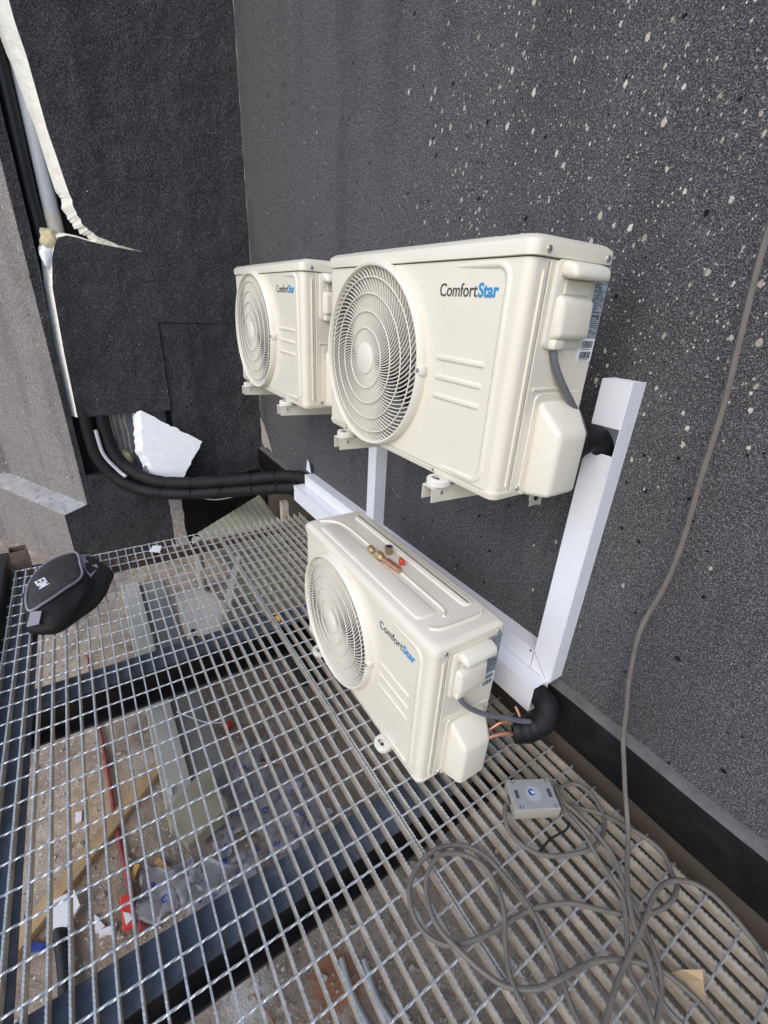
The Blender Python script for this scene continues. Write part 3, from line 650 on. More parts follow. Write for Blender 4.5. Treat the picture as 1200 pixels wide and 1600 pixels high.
    bm = B(); hull8(bm, [(xs, hy0+0.012, 0.452), (xs, hy1+0.004, 0.452), (xs, hy1+0.004, 0.483), (xs, hy0+0.012, 0.483)], [(xs+0.040, hy0+0.016, 0.448), (xs+0.040, hy1+0.0, 0.448), (xs+0.034, hy1+0.0, 0.474), (xs+0.034, hy0+0.016, 0.474)], 0.010, 3); obj('hood', bm, 'plastic', hd, True, 50)
    bm = B(); hull8(bm, [(xs, hy0+0.010, 0.338), (xs, hy1-0.008, 0.338), (xs, hy1-0.008, 0.424), (xs, hy0+0.010, 0.424)], [(xs+0.026, hy0+0.018, 0.345), (xs+0.026, hy1-0.014, 0.345), (xs+0.022, hy1-0.014, 0.414), (xs+0.022, hy0+0.018, 0.414)], 0.009, 3); obj('terminal_box', bm, 'plastic', hd, True, 50)
    bm = B(); hull8(bm, [(xs, hy0+0.015, 0.322), (xs, hy0+0.055, 0.322), (xs, hy0+0.055, 0.342), (xs, hy0+0.015, 0.342)], [(xs+0.018, hy0+0.018, 0.322), (xs+0.018, hy0+0.052, 0.322), (xs+0.018, hy0+0.052, 0.342), (xs+0.018, hy0+0.018, 0.342)], 0.004, 2); obj('cord_spout', bm, 'plastic', hd, True, 50)
    bm = B(); box(bm, xs+0.006, xs+0.009, hy0+0.03, hy1-0.02, 0.424, 0.448); obj('pocket', bm, 'plastic', hd, False)
    # stamped step lines
    bm = B(); tube(bm, [(xs, -0.058, 0.243), (xs, 0.03, 0.243), (xs, 0.048, 0.236)], 0.004, 8); obj('stamped_line', bm, 'paint', u, True, 60)
    # valve cover
    bm = B(); hull8(bm, [(xs-0.001, -0.036, 0.002), (xs-0.001, 0.103, 0.002), (xs-0.001, 0.103, 0.222), (xs-0.001, -0.036, 0.222)], [(xs+0.064, -0.020, 0.012), (xs+0.064, 0.078, 0.012), (xs+0.064, 0.078, 0.152), (xs+0.064, -0.020, 0.158)], 0.013, 4); obj('valve_cover', bm, 'plastic', u, True, 50)
    bm = B(); rings_solid(bm, [[(x, 0.034+a, 0.118+b) for a, b in rrect(0.162-dw, 0.232-dw, 0.016)] for dw, x in ((0, xs-0.0005), (0.003, xs+0.0025))]); obj('valve_surround', bm, 'paint', u, True, 40)
    # stickers
    xl_ = xs+0.0006
    def sheet(y0, y1, z0, z1, mat, nm, par, off=0.0):
        bm = B(); box(bm, xl_-0.0004+off, xl_+0.0004+off, y0, y1, z0, z1); return obj(nm, bm, mat, par, False)
    rl = sheet(0.070, 0.1165, 0.344, 0.480, 'sticker', 'rating_label', u)
    bm = B(); rnd = random.Random(5); z = 0.474
    while z > 0.350:
        if 0.385 < z < 0.394: z -= 0.0032; continue
        y = 0.0730
        while y < 0.113:
            w = rnd.uniform(0.004, 0.016); w = min(w, 0.114-y)
            if rnd.random() < 0.72: box(bm, xl_+0.0004, xl_+0.0008, y, y+w, z-0.0009, z+0.0007)
            y += w+rnd.uniform(0.0012, 0.004)
        z -= 0.0036
    for z in (0.477, 0.396, 0.383, 0.347): box(bm, xl_+0.0004, xl_+0.0008, 0.0715, 0.115, z-0.0004, z+0.0004)
    obj('label_print', bm, 'print', rl, False)
    mt = Matrix(((0, 0, 1, xl_+0.0006), (1, 0, 0, 0.077), (0, 1, 0, 0.3865), (0, 0, 0, 1)))
    text_obj('label_brand', 'ComfortStar', 0.0068, 'print', rl, mt, 0.0001)
    wl = sheet(0.064, 0.1165, 0.297, 0.3435, 'white_sticker', 'barcode_label', u)
    bm = B()
    for z0, z1 in ((0.325, 0.339), (0.303, 0.317)):
        y = 0.074
        while y < 0.110:
            w = rnd.choice((0.0006, 0.0006, 0.0011, 0.0016)); box(bm, xl_+0.0004, xl_+0.0008, y, y+w, z0, z1); y += w+rnd.choice((0.0007, 0.0008, 0.0014))
        box(bm, xl_+0.0004, xl_+0.0008, 0.074, 0.106, z0-0.0035, z0-0.0020)
    obj('barcode_print', bm, 'print', wl, False)
    # logo on the front
    mt = Matrix(((1, 0, 0, 0.150), (0, 0, -1, yf-0.0006), (0, 1, 0, 0.412), (0, 0, 0, 1)))
    o, w = text_obj('brand_lettering', 'Comfort', 0.0365, 'logo_dark', u, mt, 0.0002, 0.93)
    mt2 = mt.copy(); mt2[0][3] = 0.150+w+0.0022
    o, w2 = text_obj('brand_lettering', 'Star', 0.0365, 'logo_blue', u, mt2, 0.0010, 0.95)
    # side screws and feet
    for (y, z) in ((-0.05, 0.022),):
        bm = B(); disc(bm, [(0.006, 0.0), (0.005, 0.004)], 'x', 12, (xs, y, z)); obj('screw', bm, 'screw', u)
    for x in (-0.25, 0.212):
        bm = B(); disc(bm, [(0.0045, yf-0.004), (0.0055, yf-0.001)], 'y', 10, (x-0.02, 0, 0.010)); obj('screw', bm, 'screw', u)
    for x in (-0.265, 0.222):
        for s in (-1, 1):
            bm = B(); yy = s*(UD/2+0.004)
            rings_solid(bm, [[(x+a, yy+b, z) for a, b in rrect(0.060-dw, 0.060-dw, 0.024)] for dw, z in ((0.0, -0.018), (0, -0.004), (0.004, -0.001))])
            f = obj('foot', bm, 'foot', u, True, 40)
            bm = B(); rings_solid(bm, [[(x+a, yy+s*0.012+b, z) for a, b in rrect(0.026, 0.011, 0.0054)] for z in (-0.004, -0.0006)]); obj('slot', bm, 'inner', f)
            bm = B(); disc(bm, [(0.0055, 0.001), (0.005, 0.005)], 'z', 6, (x, yy+s*0.012, 0)); obj('bolt', bm, 'screw', f, False)
    return u
def copy_tree(o, parent=None):
    c = o.copy(); C.objects.link(c); c.parent = parent
    for ch in list(o.children): copy_tree(ch, c)
    return c
u2 = make_unit('cream outdoor unit hung on the wall in the middle, next to the tall white trunking')
kids_done = True
u1 = copy_tree(u2); u1['label'] = 'farther cream outdoor unit hung on the wall, partly behind the middle one'
u3 = copy_tree(u2); u3['label'] = 'cream outdoor unit standing on the grating with copper fittings on its lid'
u2.location = (-0.2271, -0.222, 0.9098); u1.location = (-1.2411, -0.222, 0.9098); u3.location = (-0.2234, -0.3326, 0.018); u3.rotation_euler = (0, 0, -0.0151)

# wall brackets under the hung units
def make_bracket():
    t = thing('wall_bracket', '', 'bracket', group='cream wall brackets')
    bm = B(); d = 0.445
    # arm: folded channel, tapering to the tip ; local y from wall (0) outwards (-)
    hull8(bm, [(-0.020, -d, 0.0), (0.020, -d, 0.0), (0.020, 0, 0.0), (-0.020, 0, 0.0)], [(-0.020, -d, 0.003), (0.020, -d, 0.003), (0.020, 0, 0.003), (-0.020, 0, 0.003)])
    for s in (-1, 1):
        x0, x1 = (0.0175, 0.020) if s > 0 else (-0.020, -0.0175)
        hull8(bm, [(x0, -d, -0.036), (x1, -d, -0.036), (x1, 0, -0.058), (x0, 0, -0.058)], [(x0, -d, -0.0002), (x1, -d, -0.0002), (x1, 0, -0.0002), (x0, 0, -0.0002)])
    obj('arm', bm, 'bracket', t, False)
    bm = B(); box(bm, -0.022, 0.022, -0.004, -0.001, -0.13, 0.36); obj('wall_leg', bm, 'bracket', t, False)
    bm = B(); box(bm, 0.0176, 0.0198, -0.052, -0.005, -0.125, -0.060); obj('gusset', bm, 'bracket', t, False)
    bm = B(); disc(bm, [(0.008, 0.0), (0.008, 0.004)], 'x', 12, (0.0198, -0.03, -0.10)); obj('bolt', bm, 'inner', t)
    bm = B(); disc(bm, [(0.0045, 0.0), (0.0045, 0.0035)], 'x', 10, (0.0195, -d+0.03, -0.012)); obj('bolt', bm, 'screw', t)
    return t
b0 = make_bracket(); first = True
for ux, nm in ((-0.2271, 'the middle unit'), (-1.2411, 'the farther unit')):
    for x, side in ((-0.265, 'fan end'), (0.222, 'valve end')):
        b = b0 if first else copy_tree(b0); first = False
        b.location = (ux+x, YW, 0.8885); b['label'] = f'cream steel wall bracket under the {side} of {nm}'

# ------------------------------------------------------------------ white trunking
def trunk_h(name, label, x0, x1, y0, y1, z0, z1):
    t = thing(name, label, 'trunking', (x0, y0, z0), 0, 'white PVC trunking lengths'); L, D, H = x1-x0, y1-y0, z1-z0; th = 0.002
    bm = B(); box(bm, 0, L, 0, th, 0, H, 0.0008, 1); obj('front_cover', bm, 'trunk', t)
    bm = B(); box(bm, 0, L, th, D, H-th, H-0.0002); obj('top_side', bm, 'trunk', t, False)
    bm = B(); box(bm, 0, L, th, D, 0.0002, th); obj('bottom_side', bm, 'trunk', t, False)
    bm = B(); box(bm, 0.001, L-0.001, D-th, D-0.0004, th, H-th); obj('back_plate', bm, 'trunk', t, False)
    bm = B(); tube(bm, [(0.0, -0.0004, H*0.99), (L, -0.0004, H*0.99)], 0.0016, 6); obj('cover_edge', bm, 'trunk', t)
    return t
trunk_h('trunking', 'upper horizontal white trunking along the wall foot, meeting the tall duct', -1.655, 0.150, 0.0, YW-0.001, 0.238, 0.309)
trunk_h('trunking', 'lower horizontal white trunking in front of the black curb, open at both ends', -1.69, 0.220, -0.062, 0.015, 0.135, 0.2355)
def trunk_v(label, x0, x1, z0, z1, win=None, miter=False):
    t = thing('trunking', label, 'trunking', (x0, 0, z0), 0, 'white PVC trunking lengths'); W, H = x1-x0, z1-z0; D = YW-0.001; th = 0.002
    segs = [(0, H)] if not win else [(0, win[0]-z0), (win[1]-z0, H)]
    for a, b in segs:
        bm = B(); box(bm, 0, W, 0, th, a, b, 0.0008, 1); obj('front_cover', bm, 'trunk', t)
        bm = B(); box(bm, 0.0002, th, th, D, a, b); obj('left_side', bm, 'trunk', t, False)
    bm = B(); box(bm, W-th, W-0.0002, th if not win else 0.0005, D, 0, H); obj('right_side', bm, 'trunk', t, False)
    bm = B(); box(bm, th, W-th, D-th, D-0.0004, 0.001, H-0.001); obj('back_plate', bm, 'trunk', t, False)
    bm = B(); tube(bm, [(W*0.99, -0.0004, 0), (W*0.99, -0.0004, (win[0]-z0) if win else H)], 0.0016, 6); obj('cover_edge', bm, 'trunk', t)
    return t
t = trunk_v('tall white vertical trunking with a cut window, right of the middle unit', 0.152, 0.230, 0.2375, 1.163, (0.985, 1.052))
bm = B(); tube(bm, [(-0.002, -0.0012, 0.0735), (0.060, -0.0012, 0.002)], 0.0009, 5); obj('mitre_joint', bm, 'boxside', t)
bm = B(); disc(bm, [(0.004, -0.002), (0.004, 0.0)], 'y', 10, (-0.012, 0, 0.062)); obj('screw', bm, 'print', t)
bm = B(); prism(bm, [(0.060, -0.03), (0.074, -0.005), (0.070, 0.0), (0.045, 0.0)], lambda p: (p[0], -0.0006, p[1]), lambda p: (p[0], 0.0008, p[1])); obj('torn_flap', bm, 'trunk', t, False)
trunk_v('short white vertical trunking seen below the middle unit, between fan and lid', -0.908, -0.838, 0.3105, 0.90)
bm = B(); prism(bm, [(0, 0), (0.07, 0), (0.045, 0.06), (0.02, 0.075)], lambda p: (-1.70+p[0], 0.030, 0.32+p[1]), lambda p: (-1.70+p[0], 0.0325, 0.32+p[1])); tag(obj('trunking_tab', bm, 'trunk', None, False), 'small pointed white offcut at the far end of the upper trunking', 'plastic offcut')

# ------------------------------------------------------------------ pipes in the chase and the insulated bundle
bm = B(); tube(bm, [(XB-0.075, -1.09, 1.42), (XB-0.072, -1.102, 1.75), (XB-0.07, -1.098, 2.1), (XB-0.07, -1.10, 2.6), (XB-0.07, -1.11, 5.0)], 0.036, 16); tag(obj('conduit_pipe', bm, 'black_hose'), 'thick black pipe rising in the broken wall chase at upper left', 'pipe')
g = thing('drain_pipe', 'light grey PVC pipe with tan lower end in the broken wall chase', 'pipe', (0, 0, 0))
bm = B(); tube(bm, [(XB-0.085, -1.020, 1.66), (XB-0.085, -1.022, 5.0)], 0.040, 20); obj('pipe', bm, 'pvc', g)
bm = B(); tube(bm, [(XB-0.085, -1.018, 1.50), (XB-0.085, -1.020, 1.672)], 0.0415, 20); obj('socket', bm, 'pvc_tan', g)
pathA = catmull([(XB-0.04, -1.085, 0.60), (XB-0.03, -1.085, 0.42), (XB-0.01, -1.06, 0.25), (XB+0.05, -0.97, 0.115), (XB+0.16, -0.82, 0.045), (XB+0.36, -0.60, 0.060), (XB+0.62, -0.33, 0.130), (XB+0.86, -0.09, 0.195), (XB+0.95, -0.01, 0.20), (XB+1.1, -0.02, 0.19)], 10)
pathB = catmull([(XB-0.045, -0.995, 0.60), (XB-0.03, -0.99, 0.42), (XB+0.0, -0.965, 0.28), (XB+0.05, -0.90, 0.185), (XB+0.16, -0.78, 0.122), (XB+0.36, -0.585, 0.137), (XB+0.62, -0.325, 0.206), (XB+0.84, -0.09, 0.268), (XB+0.95, 0.028, 0.274), (XB+1.1, 0.03, 0.274)], 10)
bd = thing('pipe_bundle', 'pair of black insulated pipes strapped together, running from the back wall to the trunking', 'pipe')
TIES = (44, 51, 57, 63, 68, 74)
fat = lambda t: 0.0405+0.0010*math.sin(t*41)-sum(0.0055*math.exp(-((t*90-i)/0.9)**2) for i in TIES)-0.0150*max(0, min(1, (t*90-76)/5))
bm = B(); tube(bm, pathA, fat, 16); obj('insulated_pipe', bm, 'black_foam', bd)
bm = B(); tube(bm, pathB, fat, 16); obj('insulated_pipe', bm, 'black_foam', bd)
for i in TIES:
    a, b = pathA[min(i, len(pathA)-1)], pathB[min(i, len(pathB)-1)]; tdir = (pathA[i+1]-pathA[i-1]).normalized(); mid = (a+b)/2; v = (b-a); hl = v.length/2; v.normalize(); w = tdir.cross(v)
    loop = []
    for k in range(28):
        an = 2*math.pi*k/28; loop.append(mid+v*(math.cos(an)*0.0355+(hl if math.cos(an) > 0 else -hl))+w*math.sin(an)*0.036)
    bm = B(); tube(bm, loop, 0.0032, 6, True); obj('cable_tie', bm, 'black_tape', bd)
bm = B(); tube(bm, catmull([(XB+0.0, -1.045, 0.46), (XB+0.02, -1.03, 0.30), (XB+0.06, -0.965, 0.185), (XB+0.10, -0.93, 0.15)], 8), 0.012, 8); obj('grey_wire', bm, 'pvc', bd)
bm = B(); tube(bm, catmull([(XB+0.36, -0.57, 0.035), (XB+0.48, -0.45, 0.035), (XB+0.62, -0.31, 0.095)], 8), 0.004, 6); obj('thin_wire', bm, 'pvc', bd)
# white foam block
bm = B(); P = lambda y, z, x: (x, y, z)
f = [(-0.765, 0.575, XB+0.02), (-0.415, 0.340, XB+0.085), (-0.605, 0.055, XB+0.125), (-0.745, 0.135, XB+0.09), (-0.80, 0.32, XB+0.05)]
out = jag([(p[0], p[1]) for p in f], 0.022, 0.0055, 21)
def xat(y, z): return XB+0.065+0.10*(y+0.62)-0.14*(z-0.33)
vf = [bm.verts.new((xat(y, z)+0.02, y, z)) for y, z in out]; vb = [bm.verts.new((xat(y, z)-0.045, y-0.045, z-0.03)) for y, z in out]; n = len(out)
fa = bm.faces.new(vf); fb = bm.faces.new(vb[::-1])
for i in range(n): bm.faces.new((vf[i], vb[i], vb[(i+1) % n], vf[(i+1) % n]))
tri(bm, faces=[fa, fb]); tag(obj('foam_block', bm, 'eps_white', None, False), 'bright white polystyrene slab leaning in the wall hole above the black pipes', 'foam block')
bm = B(); prism(bm, jag([(-0.80, 0.20), (-0.55, 0.03), (-0.52, 0.05), (-0.50, 0.01), (-0.66, 0.0), (-0.84, 0.12)], 0.04, 0.006, 31), lambda p: (XB+0.055, p[0], p[1]), lambda p: (XB+0.02, p[0], p[1])); tag(obj('foam_shard', bm, 'block_grey', None, False), 'grey mortar shard under the white polystyrene slab', 'shard')

# pipe out of the cut window to the middle unit
hp = thing('insulated_elbow', 'short black insulated pipe elbow from the trunking window to the middle unit', 'pipe')
bm = B(); tube(bm, catmull([(0.186, 0.030, 0.93), (0.184, 0.028, 0.985), (0.180, -0.005, 1.020), (0.176, -0.04, 1.022), (0.172, -0.085, 0.995), (0.170, -0.11, 0.96)], 8), lambda t: 0.0265+0.004*min(1, t*2.5), 16); obj('insulation', bm, 'black_foam', hp)
bm = B(); tube(bm, catmull([(0.1765, -0.036, 1.022), (0.174, -0.062, 1.012)], 3), 0.0322, 16); obj('tape_wrap', bm, 'black_tape', hp)
bm = B(); tube(bm, catmull([(0.182, -0.25, 1.238), (0.186, -0.238, 1.205), (0.190, -0.207, 1.165), (0.192, -0.165, 1.125), (0.188, -0.115, 1.085), (0.185, -0.075, 1.045), (0.183, -0.05, 1.01)], 8), 0.0075, 10); tag(obj('power_cord', bm, 'cord'), 'slate grey power cord hanging from the handle cover of the middle unit', 'cord', 'unit power cords')
# loose end at the grounded unit
lp = thing('insulated_pipe_end', 'thick black insulated pipe end with bare copper tails beside the grounded unit', 'pipe')
bm = B(); tube(bm, catmull([(0.13, -0.0235, 0.186), (0.222, -0.022, 0.186), (0.258, -0.030, 0.178), (0.272, -0.055, 0.150), (0.262, -0.095, 0.128), (0.240, -0.125, 0.118)], 8), lambda t: 0.034+0.0045*min(1, t*2.2)+0.0012*math.sin(t*23), 18); obj('insulation', bm, 'black_foam', lp)
bm = B(); tube(bm, catmull([(0.268, -0.080, 0.136), (0.254, -0.108, 0.122), (0.230, -0.140, 0.114)], 8), lambda t: 0.0405+0.001*math.sin(t*17), 18); obj('tape_wrap', bm, 'black_tape', lp)
bm = B(); tube(bm, catmull([(0.236, -0.136, 0.135), (0.222, -0.158, 0.150), (0.210, -0.185, 0.150), (0.200, -0.215, 0.130)], 8), 0.0048, 10); obj('copper_pipe', bm, 'copper', lp)
bm = B(); tube(bm, catmull([(0.236, -0.138, 0.100), (0.222, -0.165, 0.104), (0.208, -0.198, 0.100), (0.20, -0.22, 0.092)], 8), 0.0066, 10); obj('copper_pipe', bm, 'copper', lp)
bm = B(); tube(bm, catmull([(0.240, -0.118, 0.140), (0.220, -0.112, 0.158), (0.203, -0.112, 0.172)], 8), 0.0048, 10); obj('copper_pipe', bm, 'copper', lp)
bm = B(); tube(bm, catmull([(0.187, -0.365, 0.345), (0.196, -0.350, 0.315), (0.205, -0.315, 0.278), (0.222, -0.26, 0.240), (0.238, -0.20, 0.210), (0.250, -0.15, 0.180), (0.262, -0.10, 0.158)], 8), 0.0075, 10); tag(obj('power_cord', bm, 'cord'), 'slate grey power cord from the grounded unit to the black pipe end', 'cord', 'unit power cords')

# ------------------------------------------------------------------ fittings on the lid
def u3w(x, y, z=UH+0.004): return (-0.2234+x*math.cos(-0.0151)-y*math.sin(-0.0151), -0.3326+x*math.sin(-0.0151)+y*math.cos(-0.0151), 0.018+z)
def seg_lathe(bm, p0, p1, prof, n=16):
    p0, p1 = Vector(p0), Vector(p1); d = (p1-p0); L = d.length; q = d.to_track_quat('Z', 'Y').to_matrix()
    rings = []
    for t, r in prof: rings.append([p0+q @ Vector((r*math.cos(2*math.pi*k/n), r*math.sin(2*math.pi*k/n), t*L)) for k in range(n)])
    rings_solid(bm, rings)
z0 = UH+0.003
f1 = thing('copper_fitting', 'copper tube with brass hexagon nut and end cap on the lid', 'pipe fitting', (0, 0, 0), 0, 'pipe fittings on the lid')
bm = B(); seg_lathe(bm, u3w(-0.005, -0.018, z0+0.011), u3w(0.078, -0.012, z0+0.011), [(0, 0.0085), (1, 0.0085)]); obj('copper_tube', bm, 'copper', f1)
bm = B(); seg_lathe(bm, u3w(-0.040, -0.021, z0+0.013), u3w(-0.006, -0.018, z0+0.013), [(0, 0.011), (0.12, 0.0145), (0.7, 0.0145), (1, 0.010)], 6); obj('hex_nut', bm, 'brass', f1, False)
bm = B(); seg_lathe(bm, u3w(-0.062, -0.022, z0+0.012), u3w(-0.040, -0.021, z0+0.013), [(0, 0.004), (1, 0.005)]); obj('stem', bm, 'brass', f1)
bm = B(); seg_lathe(bm, u3w(-0.092, -0.020, z0+0.012), u3w(-0.062, -0.022, z0+0.012), [(0, 0.009), (0.2, 0.0115), (0.75, 0.0115), (1, 0.006)], 6); obj('end_nut', bm, 'brass', f1, False)
bm = B(); seg_lathe(bm, u3w(-0.006, 0.0, z0+0.006), u3w(0.060, 0.004, z0+0.006), [(0, 0.0042), (1, 0.0042)]); tag(obj('copper_tube', bm, 'copper'), 'thin bare copper tube lying beside the brass nut on the lid', 'copper tube')
bm = B(); seg_lathe(bm, u3w(-0.045, 0.028, z0), u3w(-0.045, 0.028, z0+0.026), [(0, 0.011), (0.5, 0.013), (1, 0.015)], 6)
o = obj('flare_nut', bm, 'brass', None, False); tag(o, 'upright brass flare nut on the lid of the grounded unit', 'nut')
bm = B(); seg_lathe(bm, u3w(-0.045, 0.028, z0+0.0255), u3w(-0.045, 0.028, z0+0.0268), [(0, 0.0095), (1, 0.0095)], 16); obj('bore', bm, 'inner', o)
vv = thing('valve_core', 'small brass valve stem with red cap on the lid', 'valve', (0, 0, 0), 0)
bm = B(); seg_lathe(bm, u3w(0.005, 0.040, z0+0.008), u3w(0.028, 0.030, z0+0.008), [(0, 0.003), (0.5, 0.0035), (0.55, 0.007), (1, 0.008)], 12); obj('stem', bm, 'brass', vv)
bm = B(); seg_lathe(bm, u3w(0.028, 0.030, z0+0.009), u3w(0.042, 0.024, z0+0.009), [(0, 0.0095), (0.8, 0.0105), (1, 0.008)], 14); obj('cap', bm, 'redcap', vv)

# ------------------------------------------------------------------ grey cable and junction box
PA = [(0.345,-0.27),(0.371,-0.301),(0.412,-0.318),(0.475,-0.296),(0.518,-0.24),(0.547,-0.163),(0.544,-0.103),(0.519,-0.057),(0.468,-0.029),(0.416,-0.037),(0.395,-0.091),(0.412,-0.122),(0.447,-0.113),(0.492,-0.065),(0.545,-0.032),(0.601,-0.009),(0.654,-0.003),(0.693,-0.03),(0.716,-0.05),(0.723,-0.106),(0.707,-0.17),(0.671,-0.226),(0.635,-0.267),(0.593,-0.315),(0.558,-0.384),(0.541,-0.449),(0.533,-0.508),(0.518,-0.568),(0.494,-0.618),(0.455,-0.646),(0.409,-0.65),(0.361,-0.625),(0.333,-0.572),(0.331,-0.514),(0.358,-0.455),(0.409,-0.418),(0.47,-0.407),(0.545,-0.405),(0.62,-0.426),(0.672,-0.447),(0.71,-0.464),(0.76,-0.48),(0.80,-0.52),(0.82,-0.58),(0.80,-0.62)]
PB = [(0.80,-0.62),(0.75,-0.61),(0.693,-0.56),(0.617,-0.544),(0.567,-0.511),(0.522,-0.468),(0.472,-0.445),(0.422,-0.442),(0.376,-0.471),(0.351,-0.52),(0.362,-0.567),(0.399,-0.602),(0.458,-0.618),(0.523,-0.603),(0.575,-0.582),(0.617,-0.554),(0.65,-0.507),(0.667,-0.451),(0.679,-0.396),(0.70,-0.341),(0.734,-0.292),(0.774,-0.254),(0.816,-0.237),(0.855,-0.233),(0.91,-0.245),(0.96,-0.29),(0.96,-0.36),(0.90,-0.40),(0.85,-0.385)]
PC = [(0.85,-0.385),(0.815,-0.358),(0.78,-0.333),(0.741,-0.317),(0.72,-0.288),(0.69,-0.244),(0.66,-0.207),(0.622,-0.189),(0.576,-0.177),(0.521,-0.156),(0.463,-0.15),(0.419,-0.13),(0.392,-0.108),(0.40,-0.118),(0.431,-0.130),(0.462,-0.124),(0.521,-0.124),(0.59,-0.138),(0.665,-0.186),(0.712,-0.21),(0.751,-0.238),(0.783,-0.27),(0.804,-0.314),(0.815,-0.37),(0.81,-0.43),(0.79,-0.48)]
PE = [(0.79,-0.48),(0.77,-0.47),(0.755,-0.43),(0.737,-0.363),(0.725,-0.29),(0.712,-0.21),(0.696,-0.135),(0.70,-0.076),(0.727,-0.031),(0.766,-0.012),(0.812,-0.014),(0.851,-0.022),(0.881,-0.035),(0.91,-0.068),(0.95,-0.12),(0.94,-0.20),(0.90,-0.27),(0.85,-0.305)]
PF = [(0.85,-0.305,0.022),(0.797,-0.300,0.024),(0.75,-0.261,0.03),(0.716,-0.245,0.032),(0.686,-0.219,0.034),(0.651,-0.174,0.032),(0.615,-0.112,0.030),(0.585,-0.062,0.040),(0.556,-0.034,0.070),(0.530,-0.026,0.125),(0.506,-0.022,0.19),(0.477,-0.018,0.272),(0.459,-0.012,0.352),(0.437,-0.008,0.449),(0.420,0.0,0.589),(0.432,0.01,0.72),(0.434,0.012,0.84),(0.424,0.01,1.00),(0.418,0.008,1.142),(0.402,0.006,1.30),(0.389,0.006,1.44),(0.37,0.02,1.8),(0.36,0.045,2.3),(0.35,0.049,3.4)]
r_c = 0.0060
def lift(P, z): return [(x, y, z+0.002*math.sin(i*1.7)) for i, (x, y) in enumerate(P)]
pts = lift(PA, 0.010)+lift(PB[1:], 0.019)+lift(PC[1:], 0.026)+lift(PE[1:], 0.033)+PF[1:]
bm = B(); tube(bm, catmull(pts, 5), r_c, 8); tag(obj('extension_cable', bm, 'cable'), 'long grey rubber cable hanging down the wall and coiled on the grating', 'cable')
jb = thing('junction_box', 'grey plastic junction box with round sticker lying on the cable coil', 'box', (0.380, -0.205, 0.012), R(61))
bm = B(); box(bm, -0.066, 0.066, -0.045, 0.045, 0.0, 0.038, 0.004, 2); obj('case', bm, 'boxside', jb)
bm = B(); box(bm, -0.0645, 0.0645, -0.0435, 0.0435, 0.036, 0.0415, 0.0015, 1); obj('lid', bm, 'box', jb)
for x in (-0.048, 0.048):
    bm = B(); box(bm, x-0.005, x+0.005, -0.012, 0.012, 0.0405, 0.0419); obj('slot', bm, 'beam', jb, False)
for x in (-0.050, 0.050):
    for y in (-0.036, 0.036):
        bm = B(); box(bm, x-0.0012, x+0.0012, y-0.006, y+0.006, 0.0405, 0.0419); box(bm, x+0.007, x+0.010, y-0.0015, y+0.0015, 0.0405, 0.0419); obj('screw_slot', bm, 'print', jb, False)
bm = B(); disc(bm, [(0.022, 0.0412), (0.022, 0.0420)], 'z', 24); st = obj('round_sticker', bm, 'round_sticker', jb)
bm = B(); disc(bm, [(0.0095, 0.0418), (0.0095, 0.0424)], 'z', 20, (-0.004, 0.004, 0)); obj('sticker_print', bm, 'blue', st)
bm = B(); prism(bm, [(-0.009, 0.010), (0.0, 0.004), (0.002, 0.012), (0.004, 0.002), (0.0, -0.002), (-0.004, 0.002)], lambda p: (p[0], p[1], 0.0425), lambda p: (p[0], p[1], 0.0428)); obj('sticker_mark', bm, 'white_scrap', st, False)
bm = B(); box(bm, -0.0675, -0.064, -0.012, 0.012, 0.014, 0.024); obj('cable_gland', bm, 'print', jb, False)
bm = B(); tube(bm, catmull([(0.478, -0.285, 0.006), (0.474, -0.235, 0.010), (0.482, -0.18, 0.012), (0.475, -0.155, 0.014)], 5), 0.003, 6); tag(obj('zip_tie', bm, 'black_hose'), 'black cable tie beside the grey junction box', 'cable tie')

# ------------------------------------------------------------------ black bag on the grating
bg_ = thing('tool_bag', 'black soft bag with grey piping and white letters slumped on the grating', 'bag')
top = [(-1.565,-1.244,.125),(-1.53,-1.328,.13),(-1.44,-1.386,.135),(-1.345,-1.415,.13),(-1.245,-1.422,.125),(-1.145,-1.408,.12),(-1.150,-1.357,.135),(-1.20,-1.290,.145),(-1.285,-1.226,.140),(-1.415,-1.227,.135)]
mid = [(-1.63,-1.205,.075),(-1.59,-1.345,.07),(-1.48,-1.42,.07),(-1.36,-1.445,.07),(-1.24,-1.445,.065),(-1.135,-1.420,.055),(-1.098,-1.348,.07),(-1.15,-1.268,.08),(-1.235,-1.178,.085),(-1.42,-1.125,.085)]
bot = [(-1.58,-1.21,.004),(-1.54,-1.33,.004),(-1.44,-1.40,.004),(-1.34,-1.425,.004),(-1.24,-1.435,.004),(-1.175,-1.438,.004),(-1.118,-1.345,.004),(-1.175,-1.268,.004),(-1.262,-1.185,.004),(-1.42,-1.135,.004)]
T = catmull(top, 5, True); Mi = catmull(mid, 5, True); Bo = catmull(bot, 5, True)
def wr(p, s): return p+Vector((noise.noise(p*14+Vector((s, 0, 0))), noise.noise(p*14+Vector((0, s, 0))), noise.noise(p*12+Vector((0, 0, s)))))*0.026
rings = []; NR = 12; cb = sum(Mi, Vector())/len(Mi)
for k in range(NR+1):
    q = k/NR; ring = []
    for b0_, m0_, t0_ in zip(Bo, Mi, T):
        p = b0_*(1-q)**2+(m0_*2-(b0_+t0_)*0.5)*(2*q*(1-q))+t0_*q*q
        rad = Vector((p.x-cb.x, p.y-cb.y, 0)).normalized(); e = math.sin(math.pi*q)
        f_ = noise.noise(Vector((p.x*9+p.z*16, p.y*9-p.z*14, 2)))*0.030+abs(noise.noise(Vector((p.x*20, p.y*20+p.z*26, 7))))*0.022
        ring.append(p+rad*(f_-0.010)*e+Vector((0, 0, noise.noise(p*16)*0.012*e)))
    rings.append(ring)
